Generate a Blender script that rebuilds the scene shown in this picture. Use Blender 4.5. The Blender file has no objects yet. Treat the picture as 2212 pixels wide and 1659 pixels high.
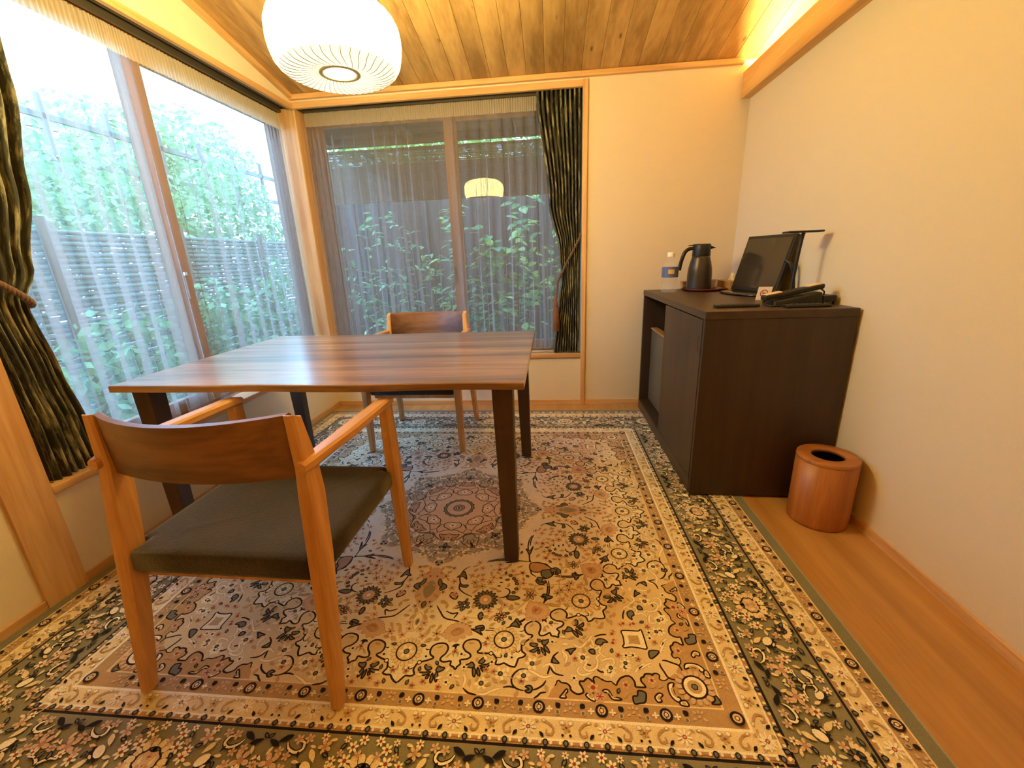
import bpy, bmesh, math, random
from mathutils import Vector, Matrix
from mathutils.geometry import tessellate_polygon
import numpy as np

random.seed(7)
S = bpy.context.scene
COL = S.collection
PI = math.pi

# ------------------------------------------------------------------ camera
cam_d = bpy.data.cameras.new('camera')
cam = bpy.data.objects.new('camera', cam_d)
COL.objects.link(cam)
S.camera = cam
F_PX, PITCH, YAW, ROLL = 904.73, 0.289733, 0.100868, -0.038830
cp, sp, cy, sy = math.cos(PITCH), math.sin(PITCH), math.cos(YAW), math.sin(YAW)
fw = Vector((-sy * cp, cy * cp, -sp)); r0 = Vector((cy, sy, 0)); u0 = r0.cross(fw)
rr = math.cos(ROLL) * r0 + math.sin(ROLL) * u0
uu = -math.sin(ROLL) * r0 + math.cos(ROLL) * u0
m3 = Matrix((rr, uu, -fw)).transposed()
cam.matrix_world = Matrix.Translation((0, 0, 1.06)) @ m3.to_4x4()
cam_d.sensor_fit = 'HORIZONTAL'
cam_d.sensor_width = 36.0
cam_d.lens = F_PX / 2212 * 36.0
cam_d.clip_start = 0.02

# ------------------------------------------------------------------ sky, exposure, render quality
world = bpy.data.worlds.new('overcast_sky')
S.world = world
world.use_nodes = True
wn = world.node_tree.nodes
wn['Background'].inputs[0].default_value = (0.30, 0.58, 1.0, 1)
wn['Background'].inputs[1].default_value = 7.0
S.view_settings.view_transform = 'Standard'
S.view_settings.look = 'None'
S.view_settings.gamma = 1.0
S.view_settings.use_curve_mapping = False
S.view_settings.exposure = 1.0
cy_ = S.cycles
cy_.use_denoising = True
cy_.max_bounces = 10
cy_.diffuse_bounces = 5
cy_.glossy_bounces = 4
cy_.transparent_max_bounces = 24
cy_.caustics_reflective = False
cy_.caustics_refractive = False
cy_.sample_clamp_indirect = 6.0

LAMP_RGB = (1.0, 0.79, 0.285)     # warm white of the room's lamps
LAMP_L = 50.0                      # radiance of the pendant shade
COVE_L = 125.0                      # radiance of the cove strip

# ------------------------------------------------------------------ materials
MATS = {}
def lin(r, g, b):
    f = lambda c: (c / 255 / 12.92) if c / 255 <= 0.04045 else ((c / 255 + 0.055) / 1.055) ** 2.4
    return (f(r), f(g), f(b), 1)

def new_mat(name):
    m = bpy.data.materials.new(name); m.use_nodes = True
    nt = m.node_tree
    return m, nt, nt.nodes['Principled BSDF'], nt.nodes, nt.links

def setp(b, **kw):
    for k, v in kw.items():
        b.inputs[k.replace('_', ' ')].default_value = v

def plain(name, col, rough=0.6, metal=0.0, spec=0.5, noise=0.0, nscale=40, bump=0.0, coat=0.0, sheen=0.0):
    m, nt, b, N, L = new_mat(name)
    b.inputs['Base Color'].default_value = col
    setp(b, Roughness=rough, Metallic=metal)
    b.inputs['Specular IOR Level'].default_value = spec
    b.inputs['Coat Weight'].default_value = coat
    b.inputs['Sheen Weight'].default_value = sheen
    if noise > 0 or bump > 0:
        tc = N.new('ShaderNodeTexCoord'); no = N.new('ShaderNodeTexNoise')
        no.inputs['Scale'].default_value = nscale; no.inputs['Detail'].default_value = 6
        L.new(tc.outputs['Object'], no.inputs['Vector'])
        if noise > 0:
            mx = N.new('ShaderNodeMix'); mx.data_type = 'RGBA'
            mx.inputs[6].default_value = tuple(c * (1 - noise) for c in col[:3]) + (1,)
            mx.inputs[7].default_value = tuple(min(1, c * (1 + noise)) for c in col[:3]) + (1,)
            L.new(no.outputs['Fac'], mx.inputs[0]); L.new(mx.outputs[2], b.inputs['Base Color'])
        if bump > 0:
            bp = N.new('ShaderNodeBump'); bp.inputs['Strength'].default_value = bump; bp.inputs['Distance'].default_value = 0.002
            L.new(no.outputs['Fac'], bp.inputs['Height']); L.new(bp.outputs[0], b.inputs['Normal'])
    MATS[name] = m
    return m

def wood(name, dark, light, axis, rough=0.45, fine=1.0, contrast=1.0, coat=0.0, island=True, knots=False):
    """grain runs along `axis` (0,1,2) in object space; each mesh island gets its own shade"""
    m, nt, b, N, L = new_mat(name)
    tc = N.new('ShaderNodeTexCoord'); mp = N.new('ShaderNodeMapping')
    sc = [14.0 * fine] * 3; sc[axis] = 0.9 * fine
    mp.inputs['Scale'].default_value = sc
    oi = N.new('ShaderNodeObjectInfo')
    add = N.new('ShaderNodeVectorMath'); add.operation = 'ADD'
    sca = N.new('ShaderNodeVectorMath'); sca.operation = 'SCALE'; sca.inputs['Scale'].default_value = 7.0
    L.new(oi.outputs['Random'], sca.inputs[0])
    L.new(tc.outputs['Object'], add.inputs[0]); L.new(sca.outputs[0], add.inputs[1])
    L.new(add.outputs[0], mp.inputs['Vector'])
    n1 = N.new('ShaderNodeTexNoise'); n1.inputs['Scale'].default_value = 1.0; n1.inputs['Detail'].default_value = 8
    n1.inputs['Distortion'].default_value = 0.6
    L.new(mp.outputs[0], n1.inputs['Vector'])
    n2 = N.new('ShaderNodeTexNoise'); n2.inputs['Scale'].default_value = 7.0; n2.inputs['Detail'].default_value = 4
    L.new(mp.outputs[0], n2.inputs['Vector'])
    ma = N.new('ShaderNodeMath'); ma.operation = 'MULTIPLY_ADD'; ma.inputs[1].default_value = 0.35
    L.new(n2.outputs['Fac'], ma.inputs[0]); L.new(n1.outputs['Fac'], ma.inputs[2])
    cr = N.new('ShaderNodeValToRGB')
    c = 0.16 / contrast
    cr.color_ramp.elements[0].position = 0.67 - c; cr.color_ramp.elements[0].color = dark
    cr.color_ramp.elements[1].position = 0.67 + c; cr.color_ramp.elements[1].color = light
    L.new(ma.outputs[0], cr.inputs[0])
    out = cr.outputs[0]
    hv = N.new('ShaderNodeHueSaturation')
    mr = N.new('ShaderNodeMapRange'); mr.inputs[3].default_value = 0.88; mr.inputs[4].default_value = 1.10
    L.new(oi.outputs['Random'], mr.inputs[0]); L.new(mr.outputs[0], hv.inputs['Value']); L.new(out, hv.inputs['Color'])
    out = hv.outputs[0]
    if knots:
        vo = N.new('ShaderNodeTexVoronoi'); vo.inputs['Scale'].default_value = 1.0
        mp2 = N.new('ShaderNodeMapping'); s2 = [9.0] * 3; s2[axis] = 2.6; mp2.inputs['Scale'].default_value = s2
        L.new(add.outputs[0], mp2.inputs['Vector']); L.new(mp2.outputs[0], vo.inputs['Vector'])
        kr = N.new('ShaderNodeValToRGB'); kr.color_ramp.elements[0].position = 0.035; kr.color_ramp.elements[0].color = (0.12, 0.055, 0.02, 1)
        kr.color_ramp.elements[1].position = 0.09; kr.color_ramp.elements[1].color = (1, 1, 1, 1)
        L.new(vo.outputs['Distance'], kr.inputs[0])
        mm = N.new('ShaderNodeMix'); mm.data_type = 'RGBA'; mm.blend_type = 'MULTIPLY'; mm.inputs[0].default_value = 0.8
        L.new(out, mm.inputs[6]); L.new(kr.outputs[0], mm.inputs[7]); out = mm.outputs[2]
    L.new(out, b.inputs['Base Color'])
    b.inputs['Roughness'].default_value = rough
    b.inputs['Coat Weight'].default_value = coat
    b.inputs['Coat Roughness'].default_value = 0.2
    if coat >= 1: b.inputs['Coat IOR'].default_value = 1.75
    bp = N.new('ShaderNodeBump'); bp.inputs['Strength'].default_value = 0.15; bp.inputs['Distance'].default_value = 0.001
    L.new(n2.outputs['Fac'], bp.inputs['Height']); L.new(bp.outputs[0], b.inputs['Normal'])
    MATS[name] = m
    return m

def emit(name, col, strength):
    m, nt, b, N, L = new_mat(name)
    b.inputs['Base Color'].default_value = (0.8, 0.78, 0.7, 1)
    b.inputs['Emission Color'].default_value = col if len(col) == 4 else (*col, 1)
    b.inputs['Emission Strength'].default_value = strength
    MATS[name] = m
    return m

# plaster: cream Japanese wall plaster with a fine sandy tooth
plain('plaster', lin(222, 208, 184), 0.92, spec=0.15, noise=0.035, nscale=320, bump=0.35)
hin_d, hin_l = lin(192, 144, 92), lin(222, 180, 126)
wood('hinoki_x', hin_d, hin_l, 0, 0.5)
wood('hinoki_y', hin_d, hin_l, 1, 0.5)
wood('hinoki_z', hin_d, hin_l, 2, 0.5)
wood('ceiling_wood', lin(150, 112, 64), lin(196, 156, 98), 1, 0.55, fine=0.6, knots=True)
wood('beam_wood', lin(196, 148, 84), lin(226, 184, 116), 1, 0.5, fine=0.8)
wood('floor_wood', lin(158, 116, 66), lin(186, 144, 88), 1, 0.42, fine=1.1, contrast=0.7)
wood('walnut_top', lin(104, 72, 50), lin(176, 134, 96), 0, 0.32, fine=0.8, contrast=1.1, coat=1.0)
wood('walnut_leg', lin(48, 32, 24), lin(70, 48, 36), 2, 0.45)
wood('chair_oak_z', lin(176, 126, 74), lin(212, 164, 106), 2, 0.42, coat=0.1)
wood('chair_oak_y', lin(178, 128, 76), lin(216, 168, 110), 1, 0.40, coat=0.1)
wood('chair_walnut', lin(78, 50, 33), lin(134, 94, 64), 0, 0.38, fine=0.7, coat=0.15)
wood('cabinet_z', lin(50, 36, 27), lin(66, 49, 38), 2, 0.42, fine=0.9, contrast=0.8)
wood('cabinet_y', lin(54, 40, 30), lin(74, 56, 43), 1, 0.40, fine=0.9, contrast=0.8)
wood('bin_wood', lin(146, 86, 38), lin(176, 112, 54), 2, 0.42, fine=1.2)
wood('bin_wood_x', lin(156, 94, 44), lin(186, 122, 62), 0, 0.42, fine=1.0)
wood('sash_wood', lin(118, 82, 54), lin(150, 110, 76), 2, 0.5)
wood('sash_wood_x', lin(118, 82, 54), lin(150, 110, 76), 0, 0.5)
wood('sash_wood_y', lin(118, 82, 54), lin(150, 110, 76), 1, 0.5)
wood('fence_wood', lin(54, 42, 36), lin(84, 68, 58), 2, 0.8, fine=0.7)
wood('eave_wood', lin(88, 66, 44), lin(118, 92, 64), 0, 0.8)
wood('tea_wood', lin(150, 104, 60), lin(182, 134, 84), 0, 0.5)
plain('seat_fabric', lin(52, 48, 46), 0.95, spec=0.2, noise=0.6, nscale=170, bump=0.8, sheen=0.25)
plain('rail_metal', lin(96, 84, 68), 0.4, metal=0.6)
plain('chrome', lin(200, 200, 205), 0.2, metal=1.0)
plain('black_plastic', lin(30, 28, 27), 0.42, spec=0.4, noise=0.1, nscale=200)
plain('black_gloss', lin(14, 13, 13), 0.08, spec=0.6, coat=0.5)
plain('screen_glass', lin(58, 50, 40), 0.12, spec=0.6)  # warm base paints in the room light the screen reflects
plain('thermos_body', lin(72, 64, 58), 0.36, metal=0.5, noise=0.08, nscale=300)
plain('red_lacquer', lin(120, 34, 20), 0.22, coat=0.5)
plain('cream_plastic', lin(226, 204, 164), 0.45)
plain('white_card', lin(236, 228, 224), 0.6)
plain('sign_red', lin(176, 70, 70), 0.6)
plain('fridge_grey', lin(84, 78, 68), 0.4)
plain('white_cap', lin(244, 238, 226), 0.4)
plain('label_blue', lin(86, 98, 140), 0.4, noise=0.25, nscale=160)
plain('label_gold', lin(214, 178, 112), 0.4)
plain('tissue', lin(246, 240, 228), 0.9)
plain('tissue_box', lin(176, 136, 84), 0.7, noise=0.1, nscale=60)
plain('rope', lin(104, 74, 52), 0.8, noise=0.25, nscale=260, sheen=0.3)
plain('tassel', lin(120, 74, 52), 0.85, noise=0.3, nscale=220, sheen=0.3)
plain('lamp_ring', lin(206, 196, 176), 0.6)
plain('shade_rib', lin(150, 142, 118), 0.8)
plain('cable_black', lin(26, 24, 23), 0.5)
plain('gravel', lin(84, 78, 66), 0.95, noise=0.4, nscale=24, bump=0.6)
plain('moss', lin(92, 116, 60), 0.95, noise=0.45, nscale=16, bump=0.8)
plain('reed', lin(112, 92, 66), 0.8, noise=0.25, nscale=30)
plain('bamboo', lin(104, 104, 92), 0.5, noise=0.25, nscale=8)  # grey darkened to paint in the shade on the pole fence
plain('trunk', lin(92, 78, 60), 0.9, noise=0.3, nscale=30)
plain('grey_roof', lin(150, 158, 164), 0.8)

def leaf_mat(name, a, b_):
    m, nt, b, N, L = new_mat(name)
    oi = N.new('ShaderNodeObjectInfo'); ge = N.new('ShaderNodeNewGeometry')
    ad = N.new('ShaderNodeMath'); ad.operation = 'ADD'
    L.new(oi.outputs['Random'], ad.inputs[0]); L.new(ge.outputs['Random Per Island'], ad.inputs[1])
    fr = N.new('ShaderNodeMath'); fr.operation = 'FRACT'; L.new(ad.outputs[0], fr.inputs[0])
    mx = N.new('ShaderNodeMix'); mx.data_type = 'RGBA'; mx.inputs[6].default_value = a; mx.inputs[7].default_value = b_
    L.new(fr.outputs[0], mx.inputs[0]); L.new(mx.outputs[2], b.inputs['Base Color'])
    b.inputs['Roughness'].default_value = 0.38
    tr = N.new('ShaderNodeBsdfTranslucent'); L.new(mx.outputs[2], tr.inputs[0])
    ms = N.new('ShaderNodeMixShader'); ms.inputs[0].default_value = 0.35
    L.new(b.outputs[0], ms.inputs[1]); L.new(tr.outputs[0], ms.inputs[2])
    L.new(ms.outputs[0], N['Material Output'].inputs[0])
    MATS[name] = m
leaf_mat('leaf_fresh', lin(140, 176, 84), lin(200, 220, 132))
leaf_mat('leaf_dark', lin(88, 134, 88), lin(140, 178, 124))
leaf_mat('leaf_pale', lin(104, 152, 100), lin(172, 208, 150))

def glass_mat():
    m, nt, b, N, L = new_mat('pane_glass')
    N.remove(b)
    t = N.new('ShaderNodeBsdfTransparent'); t.inputs[0].default_value = (0.94, 0.97, 0.96, 1)
    g = N.new('ShaderNodeBsdfGlossy'); g.inputs['Roughness'].default_value = 0.0
    f = N.new('ShaderNodeFresnel'); f.inputs[0].default_value = 1.52
    ms = N.new('ShaderNodeMixShader')
    L.new(f.outputs[0], ms.inputs[0]); L.new(t.outputs[0], ms.inputs[1]); L.new(g.outputs[0], ms.inputs[2])
    L.new(ms.outputs[0], N['Material Output'].inputs[0])
    MATS['pane_glass'] = m
glass_mat()
def clear_mat(name, tint, opac):
    m, nt, b, N, L = new_mat(name)
    b.inputs['Base Color'].default_value = tint; b.inputs['Roughness'].default_value = 0.06
    t = N.new('ShaderNodeBsdfTransparent'); t.inputs[0].default_value = (0.97, 0.97, 0.96, 1)
    ms = N.new('ShaderNodeMixShader'); ms.inputs[0].default_value = opac
    L.new(t.outputs[0], ms.inputs[1]); L.new(b.outputs[0], ms.inputs[2]); L.new(ms.outputs[0], N['Material Output'].inputs[0])
    MATS[name] = m
clear_mat('clear_pet', (0.9, 0.9, 0.92, 1), 0.13)
clear_mat('clear_glass', (0.9, 0.9, 0.9, 1), 0.15)

def sheer_mat(name, col, opac):
    m, nt, b, N, L = new_mat(name)
    N.remove(b)
    tc = N.new('ShaderNodeTexCoord'); mp = N.new('ShaderNodeMapping'); mp.inputs['Scale'].default_value = (260, 260, 30)
    no = N.new('ShaderNodeTexNoise'); no.inputs['Scale'].default_value = 1.0; no.inputs['Detail'].default_value = 2
    L.new(tc.outputs['Object'], mp.inputs[0]); L.new(mp.outputs[0], no.inputs['Vector'])
    d = N.new('ShaderNodeBsdfDiffuse'); d.inputs[0].default_value = col
    tl = N.new('ShaderNodeBsdfTranslucent'); tl.inputs[0].default_value = col
    ms = N.new('ShaderNodeMixShader'); ms.inputs[0].default_value = 0.5
    L.new(d.outputs[0], ms.inputs[1]); L.new(tl.outputs[0], ms.inputs[2])
    t = N.new('ShaderNodeBsdfTransparent')
    m2 = N.new('ShaderNodeMixShader')
    mr = N.new('ShaderNodeMapRange'); mr.inputs[3].default_value = opac - 0.1; mr.inputs[4].default_value = opac + 0.1
    L.new(no.outputs['Fac'], mr.inputs[0]); L.new(mr.outputs[0], m2.inputs[0])
    L.new(t.outputs[0], m2.inputs[1]); L.new(ms.outputs[0], m2.inputs[2])
    L.new(m2.outputs[0], N['Material Output'].inputs[0])
    MATS[name] = m
sheer_mat('sheer', lin(182, 174, 170), 0.38)
sheer_mat('sheer_tape', lin(222, 208, 190), 0.78)

def drape_mat():
    """dark green black cloth printed with olive bamboo-like vertical strokes (UV: u across flat cloth, v up, metres)"""
    m, nt, b, N, L = new_mat('drape_print')
    uv = N.new('ShaderNodeUVMap'); uv.uv_map = 'flat'
    mp = N.new('ShaderNodeMapping'); mp.inputs['Scale'].default_value = (18, 7, 1)
    L.new(uv.outputs[0], mp.inputs[0])
    v1 = N.new('ShaderNodeTexNoise'); v1.noise_dimensions = '2D'; v1.inputs['Scale'].default_value = 1.0; v1.inputs['Detail'].default_value = 5
    v1.inputs['Roughness'].default_value = 0.65
    L.new(mp.outputs[0], v1.inputs['Vector'])
    mp2 = N.new('ShaderNodeMapping'); mp2.inputs['Scale'].default_value = (60, 22, 1)
    L.new(uv.outputs[0], mp2.inputs[0])
    v2 = N.new('ShaderNodeTexNoise'); v2.noise_dimensions = '2D'; v2.inputs['Scale'].default_value = 1.0; v2.inputs['Detail'].default_value = 3
    L.new(mp2.outputs[0], v2.inputs['Vector'])
    r1 = N.new('ShaderNodeValToRGB')
    e = r1.color_ramp.elements
    e[0].position = 0.42; e[0].color = lin(42, 42, 32)
    e[1].position = 0.64; e[1].color = lin(156, 150, 122)
    k = e.new(0.50); k.color = lin(52, 54, 36)
    k = e.new(0.55); k.color = lin(118, 114, 86)
    L.new(v1.outputs['Fac'], r1.inputs[0])
    r2 = N.new('ShaderNodeValToRGB'); r2.color_ramp.elements[0].position = 0.35; r2.color_ramp.elements[0].color = (0.35, 0.35, 0.35, 1)
    r2.color_ramp.elements[1].position = 0.6; r2.color_ramp.elements[1].color = (1, 1, 1, 1)
    L.new(v2.outputs['Fac'], r2.inputs[0])
    mm = N.new('ShaderNodeMix'); mm.data_type = 'RGBA'; mm.blend_type = 'MULTIPLY'; mm.inputs[0].default_value = 0.8
    L.new(r1.outputs[0], mm.inputs[6]); L.new(r2.outputs[0], mm.inputs[7])
    L.new(mm.outputs[2], b.inputs['Base Color'])
    b.inputs['Roughness'].default_value = 0.75; b.inputs['Sheen Weight'].default_value = 0.2
    MATS['drape_print'] = m
drape_mat()

def carpet_mat():
    m, nt, b, N, L = new_mat('carpet_pile')
    at = N.new('ShaderNodeVertexColor'); at.layer_name = 'Col'
    tc = N.new('ShaderNodeTexCoord')
    no = N.new('ShaderNodeTexNoise'); no.inputs['Scale'].default_value = 420; no.inputs['Detail'].default_value = 3
    n2 = N.new('ShaderNodeTexNoise'); n2.inputs['Scale'].default_value = 9; n2.inputs['Detail'].default_value = 3
    L.new(tc.outputs['Object'], no.inputs['Vector']); L.new(tc.outputs['Object'], n2.inputs['Vector'])
    mr = N.new('ShaderNodeMapRange'); mr.inputs[1].default_value = 0.3; mr.inputs[2].default_value = 0.7; mr.inputs[3].default_value = 0.78; mr.inputs[4].default_value = 1.12
    L.new(no.outputs['Fac'], mr.inputs[0])
    mr2 = N.new('ShaderNodeMapRange'); mr2.inputs[1].default_value = 0.3; mr2.inputs[2].default_value = 0.7; mr2.inputs[3].default_value = 0.93; mr2.inputs[4].default_value = 1.05
    L.new(n2.outputs['Fac'], mr2.inputs[0])
    mu = N.new('ShaderNodeMath'); mu.operation = 'MULTIPLY'; L.new(mr.outputs[0], mu.inputs[0]); L.new(mr2.outputs[0], mu.inputs[1])
    hv = N.new('ShaderNodeHueSaturation'); L.new(at.outputs['Color'], hv.inputs['Color']); L.new(mu.outputs[0], hv.inputs['Value'])
    L.new(hv.outputs[0], b.inputs['Base Color'])
    b.inputs['Roughness'].default_value = 0.95; b.inputs['Specular IOR Level'].default_value = 0.1; b.inputs['Sheen Weight'].default_value = 0.15
    bp = N.new('ShaderNodeBump'); bp.inputs['Strength'].default_value = 0.5; bp.inputs['Distance'].default_value = 0.002
    L.new(no.outputs['Fac'], bp.inputs['Height']); L.new(bp.outputs[0], b.inputs['Normal'])
    MATS['carpet_pile'] = m
carpet_mat()
emit('shade_glow', LAMP_RGB, LAMP_L)
emit('shade_under', (1.0, 0.86, 0.46), 0.9)
emit('disc_glow', LAMP_RGB, 16.0)
emit('cove_glow', LAMP_RGB, COVE_L)

# ------------------------------------------------------------------ mesh helpers
class MB:
    def __init__(s):
        s.v = []; s.f = []; s.sm = []; s.uv = None
    def add(s, verts, faces, smooth=False):
        o = len(s.v)
        s.v += [tuple(p) for p in verts]
        s.f += [tuple(i + o for i in f) for f in faces]
        s.sm += [smooth] * len(faces)
        return s
    def box(s, x0, x1, y0, y1, z0, z1, bev=0.0):
        if x0 > x1: x0, x1 = x1, x0
        if y0 > y1: y0, y1 = y1, y0
        if z0 > z1: z0, z1 = z1, z0
        b = min(bev, (x1 - x0) * .45, (y1 - y0) * .45, (z1 - z0) * .45)
        if b <= 0:
            v = [(x, y, z) for z in (z0, z1) for y in (y0, y1) for x in (x0, x1)]
            f = [(0, 2, 3, 1), (4, 5, 7, 6), (0, 1, 5, 4), (2, 6, 7, 3), (0, 4, 6, 2), (1, 3, 7, 5)]
            return s.add(v, f)
        return s.hull_bevel([(x, y, z) for z in (z0, z1) for y in (y0, y1) for x in (x0, x1)], b)
    def hull_bevel(s, v8, b, seg=1):
        """a hexahedron from 8 corners (x fastest, then y, then z) with bevelled edges"""
        bm = bmesh.new()
        vs = [bm.verts.new(p) for p in v8]
        for q in [(0, 2, 3, 1), (4, 5, 7, 6), (0, 1, 5, 4), (2, 6, 7, 3), (0, 4, 6, 2), (1, 3, 7, 5)]:
            bm.faces.new([vs[i] for i in q])
        if b > 0:
            bmesh.ops.bevel(bm, geom=list(bm.edges), offset=b, segments=seg, profile=0.5, affect='EDGES')
        bm.verts.index_update()
        s.add([p.co[:] for p in bm.verts], [[q.index for q in f.verts] for f in bm.faces])
        bm.free()
        return s
    def sweep(s, path, secs, closed_sec=True, cap=True, smooth=True):
        """path ignored: secs is a list of rings (lists of points)"""
        n = len(secs[0]); V = [p for r in secs for p in r]; Fc = []
        for i in range(len(secs) - 1):
            for j in range(n if closed_sec else n - 1):
                k = (j + 1) % n
                Fc.append((i * n + j, i * n + k, (i + 1) * n + k, (i + 1) * n + j))
        if cap and closed_sec:
            Fc.append(tuple(range(n - 1, -1, -1))); Fc.append(tuple((len(secs) - 1) * n + j for j in range(n)))
        return s.add(V, Fc, smooth)
    def tube(s, pts, rad, n=8, smooth=True, cap=True):
        pts = [Vector(p) for p in pts]
        rs = rad if isinstance(rad, (list, tuple)) else [rad] * len(pts)
        secs = []; up = None
        for i, p in enumerate(pts):
            t = (pts[min(i + 1, len(pts) - 1)] - pts[max(i - 1, 0)]).normalized()
            if up is None:
                up = Vector((0, 0, 1)) if abs(t.z) < 0.9 else Vector((1, 0, 0))
            a = t.cross(up).normalized(); b = a.cross(t).normalized(); up = b
            secs.append([p + (a * math.cos(2 * PI * k / n) + b * math.sin(2 * PI * k / n)) * rs[i] for k in range(n)])
        return s.sweep(None, secs, cap=cap, smooth=smooth)
    def lathe(s, prof, c=(0, 0, 0), n=32, smooth=True, close=False):
        """prof: list of (r,z); axis z through c"""
        V = []; Fc = []
        for (r, z) in prof:
            for k in range(n):
                a = 2 * PI * k / n
                V.append((c[0] + r * math.cos(a), c[1] + r * math.sin(a), c[2] + z))
        m = len(prof)
        for i in range(m - 1 if not close else m):
            i2 = (i + 1) % m
            for k in range(n):
                k2 = (k + 1) % n
                Fc.append((i * n + k, i * n + k2, i2 * n + k2, i2 * n + k))
        return s.add(V, Fc, smooth)
    def disc(s, c, r, n=32, up=True):
        V = [(c[0] + r * math.cos(2 * PI * k / n), c[1] + r * math.sin(2 * PI * k / n), c[2]) for k in range(n)]
        return s.add(V, [tuple(range(n)) if up else tuple(range(n - 1, -1, -1))])
    def prism(s, poly, axis, a0, a1):
        """poly in the two other axes (cyclic order), extruded along axis from a0 to a1"""
        n = len(poly); V = []
        for a in (a0, a1):
            for (p, q) in poly:
                V.append({0: (a, p, q), 1: (p, a, q), 2: (p, q, a)}[axis])
        Fc = [(j, (j + 1) % n, n + (j + 1) % n, n + j) for j in range(n)]
        Fc += [tuple(range(n - 1, -1, -1)), tuple(range(n, 2 * n))]
        return s.add(V, Fc)
    def mesh(s, name):
        me = bpy.data.meshes.new(name)
        me.from_pydata(s.v, [], s.f)
        if any(s.sm):
            me.polygons.foreach_set('use_smooth', s.sm)
        me.update()
        bm = bmesh.new(); bm.from_mesh(me)
        bmesh.ops.recalc_face_normals(bm, faces=bm.faces)
        bm.to_mesh(me); bm.free()
        return me
    def build(s, name, mat, parent=None, loc=None, keep=False):
        if keep:
            me = bpy.data.meshes.new(name); me.from_pydata(s.v, [], s.f)
            if any(s.sm): me.polygons.foreach_set('use_smooth', s.sm)
            me.update()
        else:
            me = s.mesh(name)
        me.materials.append(MATS[mat])
        o = bpy.data.objects.new(name, me); COL.objects.link(o)
        if loc: o.location = loc
        if parent: o.parent = parent
        return o

def tag(o, label, cat, group=None, kind=None):
    o['label'] = label; o['category'] = cat
    if group: o['group'] = group
    if kind: o['kind'] = kind
    return o
def struct(o, label=None):
    o['kind'] = 'structure'
    if label: o['label'] = label
    return o
def empty(name, loc, rz=0.0):
    o = bpy.data.objects.new(name, None); COL.objects.link(o)
    o.location = loc; o.rotation_euler = (0, 0, rz); o.empty_display_size = 0.1
    return o
def inst(name, me, parent, loc=(0, 0, 0), rot=(0, 0, 0), sc=(1, 1, 1)):
    o = bpy.data.objects.new(name, me); COL.objects.link(o)
    o.location = loc; o.rotation_euler = rot; o.scale = sc; o.parent = parent
    return o
def copy_tree(o, parent=None):
    c = o.copy(); COL.objects.link(c); c.parent = parent
    for ch in list(o.children): copy_tree(ch, c)
    return c
def cr(pts, n=6):
    """Catmull-Rom through 2D/3D points"""
    P = [Vector(p) for p in pts]
    if len(P) < 3: return P
    out = []
    for i in range(len(P) - 1):
        a, b, c, d = P[max(i - 1, 0)], P[i], P[i + 1], P[min(i + 2, len(P) - 1)]
        for k in range(n):
            t = k / n
            out.append(0.5 * ((2 * b) + (c - a) * t + (2 * a - 5 * b + 4 * c - d) * t * t + (3 * b - a - 3 * c + d) * t ** 3))
    out.append(P[-1])
    return out

# ================================================================== THE ROOM
XL, XR, YB, YF = -1.68, 1.19, 3.0, -2.4
SLOPE = 0.195
def zc(y): return 2.125 + SLOPE * (YB - y)
def sloped(mb, x0, x1, y0, y1, zlo):
    """block whose top follows the sloping ceiling"""
    return mb.prism([(y0, zlo), (y1, zlo), (y1, zc(y1) + 0.03), (y0, zc(y0) + 0.03)], 0, x0, x1)

struct(MB().box(-1.9, 1.5, YF - .15, 3.25, -0.3, 0).build('floor', 'floor_wood'), 'light brown wood grain floor around the patterned rug')
w = MB()
w.box(-1.88, XL, 1.095, 3.25, -0.3, 0.362)
sloped(w, -1.88, XL, YF - .15, 0.98, 0)
sloped(w, -1.88, XL, 0.98, 3.25, 2.076)
struct(w.build('wall_left', 'plaster'), 'cream plaster wall around the bright left window')
w = MB()
w.box(0.203, 1.5, YB, 3.25, -0.3, 2.35)
w.box(XL, 0.203, YB, 3.25, -0.3, 0.362)
w.box(XL, 0.203, YB, 3.25, 2.084, 2.35)
struct(w.build('wall_back', 'plaster'), 'cream plaster wall with the garden window')
w = MB()
w.box(XR, 1.32, YF, YB, -0.3, 1.95)
w.box(XR, 1.42, YF, YB, 1.95, 2.0)
sloped(w, 1.40, 1.5, YF, YB, 2.0)
struct(w.build('wall_right', 'plaster'), 'cream plaster wall beside the dark cabinet')
w = MB(); w.box(-1.88, 1.5, YF - .15, YF, -0.3, 3.4)
struct(w.build('wall_front', 'plaster'), 'cream plaster wall behind the camera')

# ceiling: boards laid along the slope
ceil = MB()
ceil.prism([(YF - .15, zc(YF - .15) + .014), (3.25, zc(3.25) + .014), (3.25, zc(3.25) + .06), (YF - .15, zc(YF - .15) + .06)], 0, -1.88, 1.5)
ceil = struct(ceil.build('ceiling', 'ceiling_wood'), 'sloping ceiling of knotty light brown boards')
BW = 0.110
bd = MB()
y0, y1 = YF, YB
c = 0.0015
prof = [(0.0006, 0.013), (0.0006, c), (c + .0006, 0), (BW - c - .0006, 0), (BW - .0006, c), (BW - .0006, 0.013)]
V = [(px, y, zc(y) - 2.125 + pz) for y in (y0, y1) for (px, pz) in prof]
n = len(prof)
bd.add(V, [(j, (j + 1) % n, n + (j + 1) % n, n + j) for j in range(n)] + [tuple(range(n)), tuple(range(2 * n - 1, n - 1, -1))])
bme = bd.mesh('ceiling_board'); bme.materials.append(MATS['ceiling_wood'])
for i in range(28):
    inst('ceiling_board', bme, ceil, (XL + i * BW, 0, 2.125))

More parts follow.
